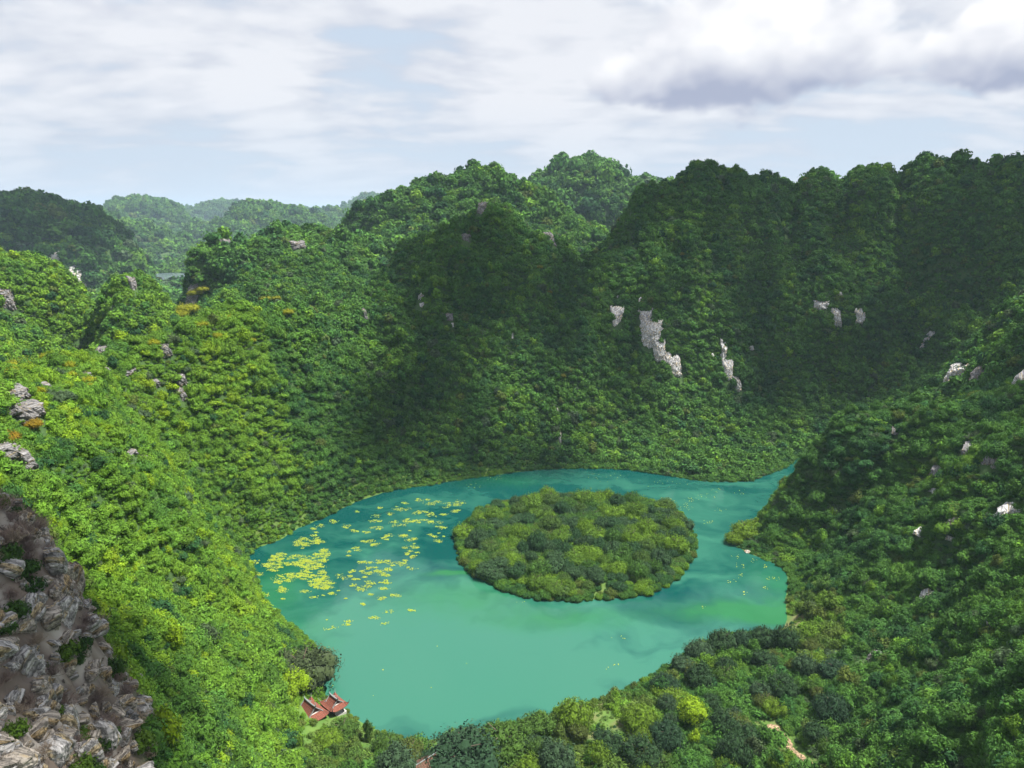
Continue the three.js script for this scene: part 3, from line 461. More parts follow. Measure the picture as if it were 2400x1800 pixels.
const ridgeMat = M(0.17, 0.19, 0.19), plaster = M(0.42, 0.41, 0.38), whiteTrim = M(0.68, 0.66, 0.62), darkWood = M(0.07, 0.035, 0.02), brownWood = M(0.10, 0.055, 0.035);  // brown wood for doors and gables, darker wood for the columns
function sheet(f, U, V) { // a two-sided shell 6 cm thick over a parametric patch, uv in metres
  const pos = [], uv = [], idx = [], n = (U + 1) * (V + 1);
  for (let s = 0; s < 2; s++) for (let j = 0; j <= V; j++) for (let i = 0; i <= U; i++) { const p = f(i / U, j / V); pos.push(p[0], p[1] - s * 0.1, p[2]); uv.push(p[3], p[4]); }
  for (let j = 1; j <= V; j++) for (let i = 1; i <= U; i++) { const a = (j - 1) * (U + 1) + i - 1, b = a + 1, c = a + U + 1, d = c + 1; idx.push(a, c, b, b, c, d, a + n, b + n, c + n, b + n, d + n, c + n); }
  const rim = (a, b) => idx.push(a, b, a + n, b, b + n, a + n);
  for (let i = 1; i <= U; i++) { rim(i - 1, i); rim(V * (U + 1) + i, V * (U + 1) + i - 1); }
  for (let j = 1; j <= V; j++) { rim(j * (U + 1), (j - 1) * (U + 1)); rim((j - 1) * (U + 1) + U, j * (U + 1) + U); }
  const g = new THREE.BufferGeometry(); g.setAttribute('position', new THREE.Float32BufferAttribute(pos, 3)); g.setAttribute('uv', new THREE.Float32BufferAttribute(uv, 2)); g.setIndex(idx); const q = g.toNonIndexed(); q.computeVertexNormals(); return q;
}
const bar = (pts, r0, r1) => { const c = new THREE.CatmullRomCurve3(pts.map((p) => new THREE.Vector3(...p))), g = new THREE.TubeGeometry(c, 10, 1, 6), p = g.attributes.position, n = g.attributes.normal; for (let i = 0; i < p.count; i++) { const t = ((i / 7) | 0) / 10, r = lerp(r0, r1, t); p.setXYZ(i, p.getX(i) + n.getX(i) * (r - 1), p.getY(i) + n.getY(i) * (r - 1), p.getZ(i) + n.getZ(i) * (r - 1)); } return g; };
function hall(name, label, at, turn, L, B, wallH, rise) {   // long side along local x; curved hip-and-gable roof with upturned corners
  const o = new THREE.Group(); o.position.set(...at); o.rotation.y = turn;
  const l = L / 2, b = B / 2, ov = 1.2, rl = l * 0.64, gl = rl, gh = rise * 0.42;   // ridge half length; height of the gable's foot
  const box = (n, x, y, z, sx, sy, sz, m) => { const g = new THREE.BoxGeometry(sx, sy, sz); g.translate(x, y, z); return part(o, n, g, m); };
  box('plinth', 0, 0.15, 0, L + 1.2, 0.9, B + 1.2, plaster);
  const wl = box('wall', 0, wallH / 2 + 0.6, 0, L - 1.0, wallH, B - 1.0, plaster);
  for (const s of [-1, 1]) for (const k of [-1, -0.33, 0.33, 1]) { const g = new THREE.CylinderGeometry(0.16, 0.18, wallH, 10); g.translate(k * (l - 0.15), wallH / 2 + 0.6, s * (b - 0.15)); part(o, 'column', g, darkWood); }
  for (const s of [-1, 1]) { const g = new THREE.BoxGeometry(1.4, 2.1, 0.12); g.translate(0, 1.65, s * (b - 0.5)); part(wl, 'door', g, brownWood); }
  const y0 = wallH + 0.45, curve = (t) => Math.pow(t, 1.45), lift = (u) => 0.85 * Math.pow(Math.abs(u), 4);   // t: 0 eave, 1 ridge
  for (const s of [-1, 1]) { // front and back slopes
    part(o, 'roof_slope', sheet((i, j) => { const u = i * 2 - 1, hx = lerp(l + ov, gl + 0.35, Math.min(1, j / 0.45)), X = u * hx, y = y0 + rise * curve(j) + lift(u) * Math.max(0, 1 - j * 2.2), z = s * lerp(b + ov, 0.02, j); return [X, y, z, X, j * (b + ov) * 1.25]; }, 20, 14), tileMat);
    // end slopes under the gable
    part(o, 'roof_slope', sheet((i, j) => { const u = i * 2 - 1, t = j * 0.45, Z = u * lerp(b + ov, (b + ov) * 0.55, j), y = y0 - 0.02 + rise * curve(t) + lift(u) * Math.max(0, 1 - t * 2.2), x = s * lerp(l + ov, gl + 0.15, j); return [x, y, Z, Z, j * 3]; }, 14, 8), tileMat);
    const gy = y0 + rise * curve(0.45), gw = (b + ov) * 0.55, sh = new THREE.Shape([new THREE.Vector2(-gw, gy - 0.1), new THREE.Vector2(gw, gy - 0.1), new THREE.Vector2(0, y0 + rise - 0.15)]), gg = new THREE.ExtrudeGeometry(sh, { depth: 0.12, bevelEnabled: false });
    gg.rotateY(Math.PI / 2); gg.translate(s * gl - 0.06, 0, 0); const gable = part(o, 'gable', gg, brownWood);
    for (const q of [-1, 1]) part(gable, 'gable_trim', bar([[s * (gl + 0.35), y0 + rise + 0.08, 0], [s * (gl + 0.38), y0 + rise * curve(0.74) + 0.12, q * (b + ov) * 0.26], [s * (gl + 0.36), gy + 0.12, q * gw], [s * (gl + 0.5), gy - 0.05, q * (gw + 0.2)]], 0.16, 0.14), ridgeMat);
    const tg = new THREE.BoxGeometry(0.14, 0.22, gw * 1.9); tg.translate(s * (gl + 0.2), gy + 0.05, 0); part(gable, 'gable_trim', tg, whiteTrim);
    for (const q of [-1, 1]) part(o, 'hip_ridge', bar([[s * (gl + 0.3), gy + 0.05, q * gw], [s * lerp(gl, l + ov, 0.55), y0 + rise * curve(0.2) + 0.14, q * lerp(gw, b + ov, 0.55)], [s * (l + ov - 0.1), y0 + 0.85 + 0.1, q * (b + ov - 0.1)], [s * (l + ov + 0.25), y0 + 1.75, q * (b + ov + 0.2)]], 0.15, 0.05), ridgeMat);
  }
  const rg = part(o, 'ridge', bar([[-gl - 0.45, y0 + rise + 0.3, 0], [-gl * 0.5, y0 + rise + 0.14, 0], [gl * 0.5, y0 + rise + 0.14, 0], [gl + 0.45, y0 + rise + 0.3, 0]], 0.24, 0.24), ridgeMat);
  for (const s of [-1, 1]) part(rg, 'ridge_horn', bar([[s * (gl + 0.3), y0 + rise + 0.3, 0], [s * (gl + 0.75), y0 + rise + 0.75, 0], [s * (gl + 0.55), y0 + rise + 1.45, 0], [s * (gl + 0.2), y0 + rise + 1.75, 0]], 0.2, 0.04), ridgeMat);
  return tag(o, name, label, 'temple');
}
const hallA = E(728, 1668, 3.6), hallB = E(783, 1648, 3.6);
const homes = [[hallA[0], hallA[2], 6.2], [hallB[0], hallB[2], 4.8]];
hall('temple_hall', 'larger red tiled temple hall with upturned eaves at the lake edge', [hallA[0], 0.6, hallA[2]], -0.74, 7.8, 4.6, 2.6, 2.9);
hall('temple_hall', 'smaller red tiled temple roof standing next to the larger hall', [hallB[0], 0.6, hallB[2]], -0.74, 5.0, 3.4, 2.4, 2.2);
{ // small brown-roofed shed half hidden by trees
  const c = E(1000, 1812, 4), o = new THREE.Group(); o.position.set(c[0], groundH(c[0], c[2]), c[2]); o.rotation.y = 0.75; homes.push([c[0], c[2], 4.5]);
  const g = new THREE.BoxGeometry(6, 3, 4.4); g.translate(0, 1.5, 0); part(o, 'wall', g, plaster);
  for (const s of [-1, 1]) part(o, 'roof_slope', sheet((i, j) => [(i * 2 - 1) * 3.6, 2.7 + j * 1.9, s * lerp(3.1, 0.02, j), i * 7, j * 3.5], 4, 4), brownTile);
  part(o, 'ridge', bar([[-3.7, 4.68, 0], [-1, 4.66, 0], [1, 4.66, 0], [3.7, 4.68, 0]], 0.14, 0.14), ridgeMat);
  tag(o, 'shed', 'brown roofed shed half hidden among the shore trees', 'shed');
}
const nearHome = (x, z, m = 0) => homes.some(([a, b, q]) => Math.hypot(x - a, z - b) < q + m);

// ------------------------------------------------------------------ trail and bare earth by the shore
{
  const g = sheet((i, j) => { const n = trailPts.length - 1, t = Math.min(n - 1e-6, j * n), k = t | 0, f = t - k, a = trailPts[k], b = trailPts[k + 1], x = lerp(a[0], b[0], f), z = lerp(a[2], b[2], f), L = Math.hypot(b[0] - a[0], b[2] - a[2]), nx = -(b[2] - a[2]) / L, nz = (b[0] - a[0]) / L, w = (1.45 - 0.75 * sstep(0.3, 0.8, j)) * (1 + 0.5 * fbm2(j * 9, 3, 3)) * sstep(-0.02, 0.12, j); const X = x + nx * (i - 0.5) * 2 * w, Z = z + nz * (i - 0.5) * 2 * w; return [X, groundH(X, Z) + 0.09, Z, X, Z]; }, 8, 60);
  const earth = noiseTexture(256, (u, v) => { const s = 0.78 + 0.4 * tileFbm(u, v, 8, 5); return [s, s * 0.98, s * 0.95]; }, true); earth.repeat.set(0.12, 0.12);
  tag(new THREE.Mesh(g, new THREE.MeshStandardMaterial({ map: earth, color: rgb(0.46, 0.33, 0.21), roughness: 1 })), 'dirt_path', 'bare sandy dirt path through the shrubs by the shore', 'path', null, 'structure');
  // pale cleared ground and a track on the distant valley floor
  const field = (name, label, px, py, sx, sz, c, turn = 0) => { const q = E(px, py, 8), f = new THREE.CircleGeometry(1, 24), p = f.attributes.position; for (let i = 1; i < p.count; i++) { const k = 1 + 0.35 * fbm2(p.getX(i) * 1.7 + px, p.getY(i) * 1.7, 3); p.setXY(i, p.getX(i) * k, p.getY(i) * k); } f.rotateX(-Math.PI / 2); f.scale(sx, 1, sz); f.rotateY(turn); f.translate(q[0], 9, q[2]); tag(new THREE.Mesh(f, M(...c)), name, label, 'field', null, 'structure'); };
  field('field', 'pale cleared strip of ground far off on the valley floor', 385, 582, 90, 60, [0.42, 0.38, 0.26]);
  field('field', 'small white clearing beside the distant track', 408, 606, 18, 50, [0.55, 0.52, 0.47], -0.3);
}

// ------------------------------------------------------------------ forest
const plants = {};   // region -> list of instances
const addPlant = (region, proto, x, y, z, r, sy, tint, rr) => (plants[region] ??= {}, (plants[region][proto] ??= []).push([x, y, z, r, sy, tint, rr]));
{
  const r = rng(77), inView = (x, z, m) => z < -20 && Math.abs(x) < -z * 0.76 + m;
  const regionOf = (x, z, h, d) => d > 1150 ? 'distant' : x > 95 && d < 445 + Math.max(0, x - 250) * 0.4 && z > -430 ? (h < 8 && z > -255 ? 'bank' : 'promontory') : d > 660 ? 'beyond' : x > 70 + (d - 400) * 0.12 ? 'wall' : x > -95 - (d - 330) * 0.55 && d > 330 ? 'back' : h < 8 && x > -60 ? 'bank' : 'slope';
  const T = tints, ramps = { hill: [T.dark, T.deep, T.mid, T.mid, T.light], slope: [T.deep, T.mid, T.light, T.light, T.lime], bank: [T.deep, T.mid, T.olive, T.light] };
  const one = (x, z, cell) => {
    const d = Math.hypot(x, z), h = groundH(x, z); if (h < -0.3) return;
    const L = d < 600 ? sample(gridL, x, z) : -99; if (L > (x < 60 || z < -300 ? 0.9 : -0.4)) return;
    if (d < 160 && rockZone(x, z, h) > 0.3) return;
    if (d > 1300 && pondIn(x, z) < 1.15) return;
    if (inCliff(x, h, z) || nearHome(x, z, -1.6) || trailDist(x, z) < 3.2) return;
    const region = regionOf(x, z, h, d), big = 0.5 + 0.5 * n2(x / 38 + 3, z / 38), clump = fbm2(x / 55 + 20, z / 55, 3), [, , sl] = slopeAt(x, z);
    const rq = r(); let rad = cell * (0.56 + 0.42 * r() + 2.6 * rq ** 9 + 0.5 * big * big * r()) * (sl > 1.6 ? 0.9 : 1);
    if (region === 'bank' && h < 9) { if (clump + 0.25 * r() < -0.02) { if (r() < 0.5) return; rad *= 0.5; } }
    if (-L < 6 && d < 460) rad = Math.min(Math.max(rad, 0.9), 1.0 + 1.6 * r());
    if (!seen(x, h + rad * 1.5, z)) return;
    const ramp = ramps[region] ?? ramps.hill, v = clamp(0.55 + 0.62 * fbm2(x / 46 + 20, z / 46, 3) + 0.34 * fbm2(x / 9, z / 9 + 7, 2) + 0.22 * (r() + r() - 1)) * (ramp.length - 1.001), i0 = v | 0, f0 = v - i0;
    let t = [0, 1, 2].map((q) => lerp(ramp[i0][q], ramp[i0 + 1][q], f0)); const odd = r(); if (odd < 0.02) t = tints.olive; else if (odd < 0.04) t = tints.grey; else if (odd < 0.085) t = tints.dark; else if (odd < 0.12) t = ramp[ramp.length - 1];
    const k = 0.86 + 0.28 * r(), q = 0.93 + 0.14 * r(), tint = [t[0] * k * q, t[1] * k, t[2] * k * (2 - q)];
    const proto = d > 400 ? 'f' + ((r() * 3) | 0) : rad < 1.0 || r() < 0.3 ? 4 + ((r() * 2) | 0) : r() < 0.12 ? 6 + ((r() * 2) | 0) : (r() * 4) | 0;
    addPlant(region, proto, x, Math.max(h, -0.05) - (L > -3 ? 0.3 : 0.05 + 0.6 * r()) * rad, z, rad, (proto === 4 || proto === 5 ? 0.6 + 0.5 * r() : 0.8 + 0.6 * r()), tint, r() * 6.283);
  };
  const scatter = (cell, test, x0, x1, z0, z1) => { for (let z = z1; z > z0; z -= cell) for (let x = x0; x < x1; x += cell) { const X = x + (r() - 0.5) * cell, Z = z + (r() - 0.5) * cell; if (inView(X, Z, 60) && test(Math.hypot(X, Z))) { const n = Math.hypot(1, slopeAt(X, Z)[2]) + r(); for (let k = 0; k < Math.min(3, Math.floor(n)); k++) one(X + (k ? (r() - 0.5) * cell : 0), Z + (k ? (r() - 0.5) * cell : 0), cell); } } };
  scatter(1.2, (d) => d > 55 && d <= 330, -300, 320, -330, -60);
  scatter(1.4, (d) => d > 330 && d <= 660, -520, 520, -660, -200);
  scatter(3.0, (d) => d > 660 && d <= 1180, -900, 900, -1180, -500);
  scatter(6, (d) => d > 1180 && d <= 2300, -1750, 1100, -2300, -900);
  const rr = rng(78);
  for (const o of domes) { const n = Math.hypot(o.x, o.z) < 2300 ? 0 : 2600; for (let k = 0; k < n; k++) { const a = rr() * 6.283, q = Math.sqrt(rr()) * 1.25, u = Math.cos(a) * q * o.w, v = Math.sin(a) * q * o.dep; one(o.x + u * o.c - v * o.s, o.z + u * o.s + v * o.c, 8.5); } }
  const titles = {
    slope: ['hillside_scrub', 'dense bright green scrub on the sunlit slope above the floating plants'], back: ['hillside_forest', 'dense forest on the pointed hill and spur behind the island'], wall: ['mountain_forest', 'dark dense forest on the high mountain wall with white cliffs'],
    promontory: ['promontory_forest', 'dense green forest covering the promontory and its spur'], bank: ['shore_undergrowth', 'low mixed undergrowth between the trees on the flat shore'], beyond: ['ridge_forest', 'sunlit forest on the rounded hills beyond the first ridge'], distant: ['distant_forest', 'hazy forest on the far karst hills and plain'],
  };
  const m4 = new THREE.Matrix4(), e = new THREE.Euler(), qn = new THREE.Quaternion(), sv = new THREE.Vector3(), pv = new THREE.Vector3(), cc = new THREE.Color();
  let total = 0;
  for (const region in plants) {
    const o = new THREE.Group();
    for (const proto in plants[region]) {
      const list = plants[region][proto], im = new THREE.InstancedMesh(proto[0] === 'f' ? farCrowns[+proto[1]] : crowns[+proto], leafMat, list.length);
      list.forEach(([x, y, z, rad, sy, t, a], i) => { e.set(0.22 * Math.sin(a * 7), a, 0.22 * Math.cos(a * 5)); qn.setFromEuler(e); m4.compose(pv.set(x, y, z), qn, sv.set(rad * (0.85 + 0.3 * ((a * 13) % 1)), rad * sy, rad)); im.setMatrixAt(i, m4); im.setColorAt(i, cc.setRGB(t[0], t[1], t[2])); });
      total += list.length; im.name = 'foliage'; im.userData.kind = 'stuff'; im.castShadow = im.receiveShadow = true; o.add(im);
    }
    tag(o, titles[region][0], titles[region][1], 'forest', null, 'stuff');
  }
  console.log('forest plants', total, Object.keys(plants).map((k) => k + ':' + Object.values(plants[k]).reduce((s, l) => s + l.length, 0)).join(' '));
}

// ------------------------------------------------------------------ single trees
const barkMat = M(0.10, 0.075, 0.055, 1);
function trunkGeo(seed, height) { const r = rng(seed), parts = [bar([[0, -0.12, 0], [0.03, height * 0.3, 0.02], [0, height * 0.6, -0.03], [0.05, height * 0.95, 0]], 0.055, 0.02)]; for (let k = 0; k < 4; k++) { const a = k * 1.57 + r(), y = height * (0.35 + 0.12 * k); parts.push(bar([[0, y, 0], [Math.cos(a) * 0.2, y + 0.14, Math.sin(a) * 0.2], [Math.cos(a) * 0.38, y + 0.24, Math.sin(a) * 0.38], [Math.cos(a) * 0.5, y + 0.3, Math.sin(a) * 0.5]], 0.028, 0.01)); } return mergeGeometries(parts); }
const trunks = [trunkGeo(1, 1.0), trunkGeo(2, 1.15), trunkGeo(3, 0.9)];
const tintMats = {};
function tinted(t) { const key = t.map((v) => v.toFixed(3)).join(); return tintMats[key] ??= Object.assign(leafMat.clone(), { color: rgb(...t) }); }
const stock = {};
function tree(proto, t, x, z, rad, sy, turn, label, group, name = 'broadleaf_tree', y0, foot = 0.1) {
  if (rad > 2.4) proto = FINE[proto];
  const key = proto + '/' + t.join();
  if (!stock[key]) { const g = new THREE.Group(), m = tinted(t); part(g, 'trunk', trunks[proto % 3], barkMat); const c = part(g, 'crown', crowns[proto], m); c.position.y = foot; stock[key] = g; }
  const o = stock[key].clone(); o.position.set(x, (y0 ?? groundH(x, z)) - 0.05, z); o.scale.set(rad, rad * sy, rad); o.rotation.y = turn;
  return tag(o, name, label, 'tree', group);
}
const vary = (t, q) => t.map((v) => v * q);
{ // the grove on the island
  const r = rng(41), xs = isleLine.map((p) => p[0]), zs = isleLine.map((p) => p[2]), kinds = { dark: ['dark green leafy tree in the dense grove on the lake island', 'dark trees on the island'], mid: ['mid green feathery tree in the dense grove on the lake island', 'green trees on the island'], light: ['light yellow-green tree in the dense grove on the lake island', 'yellow-green trees on the island'] };
  const colors = { dark: [[0.030, 0.082, 0.028], [0.042, 0.092, 0.036]], mid: [[0.056, 0.135, 0.020], [0.070, 0.135, 0.026]], light: [[0.115, 0.215, 0.016], [0.095, 0.185, 0.020]] };
  for (let z = Math.min(...zs); z < Math.max(...zs); z += 4.9) for (let x = Math.min(...xs); x < Math.max(...xs); x += 5.0) {
    const X = x + (r() - 0.5) * 4.5, Z = z + (r() - 0.5) * 4.5, s = signedDist(isleLine, X, Z); if (s < 1.2 + 2.2 * n2(X / 9, Z / 9)) continue;
    const n = 0.9 * fbm2(X / 22 + 1, Z / 22, 2) + 0.35 * (r() - 0.5), k = n < -0.12 ? 'dark' : n < 0.14 ? 'mid' : 'light', proto = k === 'dark' ? [0, 1, 6][(r() * 3) | 0] : [6, 7, 7, 3][(r() * 4) | 0];
    tree(proto, colors[k][(r() * 2) | 0], X, Z, 2.0 + 3.0 * r() ** 2.5 + 0.6 * r(), (0.8 + 0.8 * r()) * (s < 4 ? 0.75 : 1), r() * 6.28, kinds[k][0], kinds[k][1], { dark: 'dark_tree', mid: 'feathery_tree', light: 'yellow_green_tree' }[k]);
  }
  const shrubs = []; // low growth hanging over the island's edge
  for (let k = 0; k < isleLine.length * 6; k++) { const a = isleLine[(k / 6) | 0], b = isleLine[(((k / 6) | 0) + 1) % isleLine.length], f = (k % 6) / 6 + r() / 6; shrubs.push([lerp(a[0], b[0], f) + (r() - 0.5) * 3, lerp(a[2], b[2], f) + (r() - 0.5) * 3, 0.7 + 2.0 * r() * r() + 0.5 * r()]); }
  for (let k = 0; k < 1400; k++) { const x = lerp(Math.min(...xs), Math.max(...xs), r()), z = lerp(Math.min(...zs), Math.max(...zs), r()); if (signedDist(isleLine, x, z) > 0.5) shrubs.push([x, z, 1.2 + 1.3 * r()]); }
  const im = new THREE.InstancedMesh(crowns[7], leafMat, shrubs.length), m4 = new THREE.Matrix4(), c = new THREE.Color();
  shrubs.forEach(([x, z, q], i) => { m4.makeRotationY(r() * 6.28).scale(new THREE.Vector3(q, q * 1.1, q)).setPosition(x, Math.max(-0.1, groundH(x, z) - 0.2), z); im.setMatrixAt(i, m4); const t = pick(r, { mid: 3, deep: 2, light: 1, olive: 1 }); im.setColorAt(i, c.setRGB(...t)); });
  tag(im, 'shore_bush', 'leafy bushes filling the island and overhanging the water round it', 'bushes', null, 'stuff');
}
{ // trees that stand out on the near shore and slopes
  const r = rng(43);
  const dk = [0.026, 0.064, 0.030], gr = [0.045, 0.088, 0.042], md = [0.060, 0.125, 0.02], lt = [0.115, 0.20, 0.016], lm = [0.21, 0.33, 0.012], ol = [0.075, 0.105, 0.022], br = [0.058, 0.085, 0.034];
  const put1 = (px, py, w, proto, t, label, name = 'broadleaf_tree', sy = 1, elev = 4) => { const p = E(px, py, elev), d = Math.hypot(p[0], EYE, p[2]), rad = w / 2 * d / FOCAL; return tree(proto, t, p[0], p[2], rad, sy, r() * 6.28, label, null, name); };
  put1(712, 1600, 120, 3, br, 'wide dark brownish tree reaching over the water above the temple', 'overhanging_tree', 0.95, 1); put1(742, 1572, 84, 6, br, 'drooping dark tree leaning over the water beside the temple', 'overhanging_tree', 0.8, 1);
  put1(690, 1640, 62, 4, lm, 'bright green broad-leaved tree just behind the temple roof', 'broadleaf_tree', 1.3, 2);
  put1(805, 1720, 66, 7, md, 'leafy green tree hiding the front of the smaller temple roof', 'broadleaf_tree', 0.9, 3); put1(770, 1745, 60, 6, lt, 'light green tree in front of the larger temple hall', 'broadleaf_tree', 0.8, 4);
  put1(862, 1725, 26, 2, md, 'slim young tree sticking up beside the temple shore', 'young_tree', 2.2, 3); put1(905, 1752, 60, 6, md, 'rounded feathery green tree on the shore beside the slim young tree');
  put1(960, 1772, 66, 1, ol, 'olive round-topped tree at the lake edge'); put1(1085, 1790, 150, 1, dk, 'large dark glossy tree on the shore by the shed', 'broadleaf_tree', 0.8); put1(930, 1815, 90, 0, gr, 'grey-green tree partly covering the shed roof');
  put1(1170, 1752, 110, 7, md, 'bushy green tree with fine twigs next to the large dark glossy tree'); put1(1262, 1715, 80, 0, md, 'broad-leaved tree at the lake edge with dark leaves on top'); put1(1345, 1690, 80, 6, lt, 'pale feathery bamboo clump at the lake edge', 'bamboo_clump', 1.2);
  put1(1622, 1694, 66, 2, lm, 'vivid yellow-green tree standing out among dark shore shrubs', 'lime_tree', 1.0); put1(1585, 1648, 60, 3, lt, 'light green spreading tree beside the vivid yellow-green tree'); put1(1500, 1700, 70, 6, lt, 'light green shrubby tree in the middle of the shore scrub'); put1(1627, 1750, 32, 2, lm, 'young yellow-green sapling in the shore scrub', 'young_tree', 1.4);
  const dark = 'dark rounded tree among the shrubs on the flat shore', dg = 'dark rounded shore trees';
  for (const [x, y, w] of [[1700, 1575, 46], [1792, 1566, 54], [1830, 1640, 60], [1944, 1720, 70], [1905, 1770, 56], [1720, 1790, 70], [1745, 1745, 60], [1560, 1745, 70], [1665, 1655, 40], [1640, 1600, 60], [1740, 1500, 50], [1690, 1508, 60], [1640, 1524, 60], [1790, 1500, 60], [1840, 1510, 60], [1600, 1562, 56], [1880, 1600, 56], [1560, 1610, 60], [1690, 1715, 56], [1420, 1760, 70], [1500, 1790, 80], [1300, 1800, 80], [1950, 1620, 60], [1785, 1640, 46]]) { const p = E(x, y, 4), d = Math.hypot(p[0], EYE, p[2]); tree([0, 1, 6][(r() * 3) | 0], [dk, gr, [0.030, 0.070, 0.026]][(r() * 3) | 0], p[0], p[2], w / 2 * d / FOCAL, 0.95 + 0.4 * r(), r() * 6.28, dark, dg); }
  for (let k = 0; k < 90; k++) { const px = 880 + r() * 1060, py = 1500 + r() * 330, p = E(px, py, 4); if (sample(gridL, p[0], p[2]) > -2 || trailDist(p[0], p[2]) < 5 || nearHome(p[0], p[2], 2) || groundH(p[0], p[2]) > 11) continue; tree([6, 7, 3, 0][(r() * 4) | 0], [md, ol, gr, lt][(r() * 4) | 0], p[0], p[2], 1.9 + 1.9 * r(), 0.9 + 0.5 * r(), r() * 6.28, 'small green bushy tree in the scrub on the flat shore', 'small trees on the flat shore', 'bushy_tree'); }
  const gold = (px, py, w, t, label, group) => { const p = hit(px, py), d = Math.hypot(p[0], p[1] - EYE, p[2]); tree([0, 3, 1][(r() * 3) | 0], t, p[0], p[2], w / 2 * d / FOCAL, 1.0, r() * 6.28, label, group, 'flowering_tree', groundH(p[0], p[2]) + 0.6); };
  for (const [x, y, w] of [[440, 735, 40], [462, 722, 30], [425, 752, 34], [480, 712, 26], [500, 745, 30], [530, 755, 28], [478, 780, 26], [622, 708, 26], [650, 712, 20], [510, 800, 22], [590, 805, 20], [675, 740, 24]]) gold(x, y, w, [0.24, 0.26, 0.010], 'golden yellow tree crowning the sunlit spur above the lake', 'golden trees on the spur');
  for (const [x, y, w] of [[50, 872, 44], [34, 885, 26], [165, 870, 24], [172, 890, 20], [208, 905, 26], [212, 920, 22], [360, 815, 26], [95, 935, 24], [115, 855, 30]]) gold(x, y, w, [0.24, 0.26, 0.010], 'golden yellow tree among the grey rocks of the sunlit ridge', 'golden trees on the rocky ridge');
  for (const [x, y, w] of [[20, 1052, 40], [80, 1012, 34]]) gold(x, y, w, [0.25, 0.17, 0.012], 'orange-leaved tree on the slope above the rocky hillside', 'orange trees above the rocky hillside');
  for (const [x, y, w] of [[1265, 632, 16], [1290, 695, 18], [1600, 606, 14], [1320, 900, 16], [945, 640, 14], [910, 845, 16], [1890, 430, 16]]) gold(x, y, w, [0.16, 0.17, 0.014], 'lone yellowish tree on the dark wooded slopes behind the lake', 'lone yellowish trees behind the lake');
  for (const [x, y, w] of [[1745, 1250, 60], [1772, 1238, 54], [1720, 1262, 40], [1795, 1250, 46]]) { const p = E(x, y, 2), d = Math.hypot(p[0], EYE, p[2]); tree(7, lt, p[0], p[2], w / 2 * d / FOCAL, 1.0, r() * 6.28, 'sunlit yellow-green bush at the tip of the promontory', 'sunlit bushes at the promontory tip', 'shore_bush', 0.3); }
  const isl = E(1727, 1286, 0.1), rk = new THREE.Mesh(boulders[2], tanRock); rk.scale.set(1.8, 1.0, 1.4); rk.position.set(isl[0] + 4, 0.2, isl[2] + 3); tag(rk, 'shore_rock', 'small rock islet in the water off the promontory tip', 'rock');
}

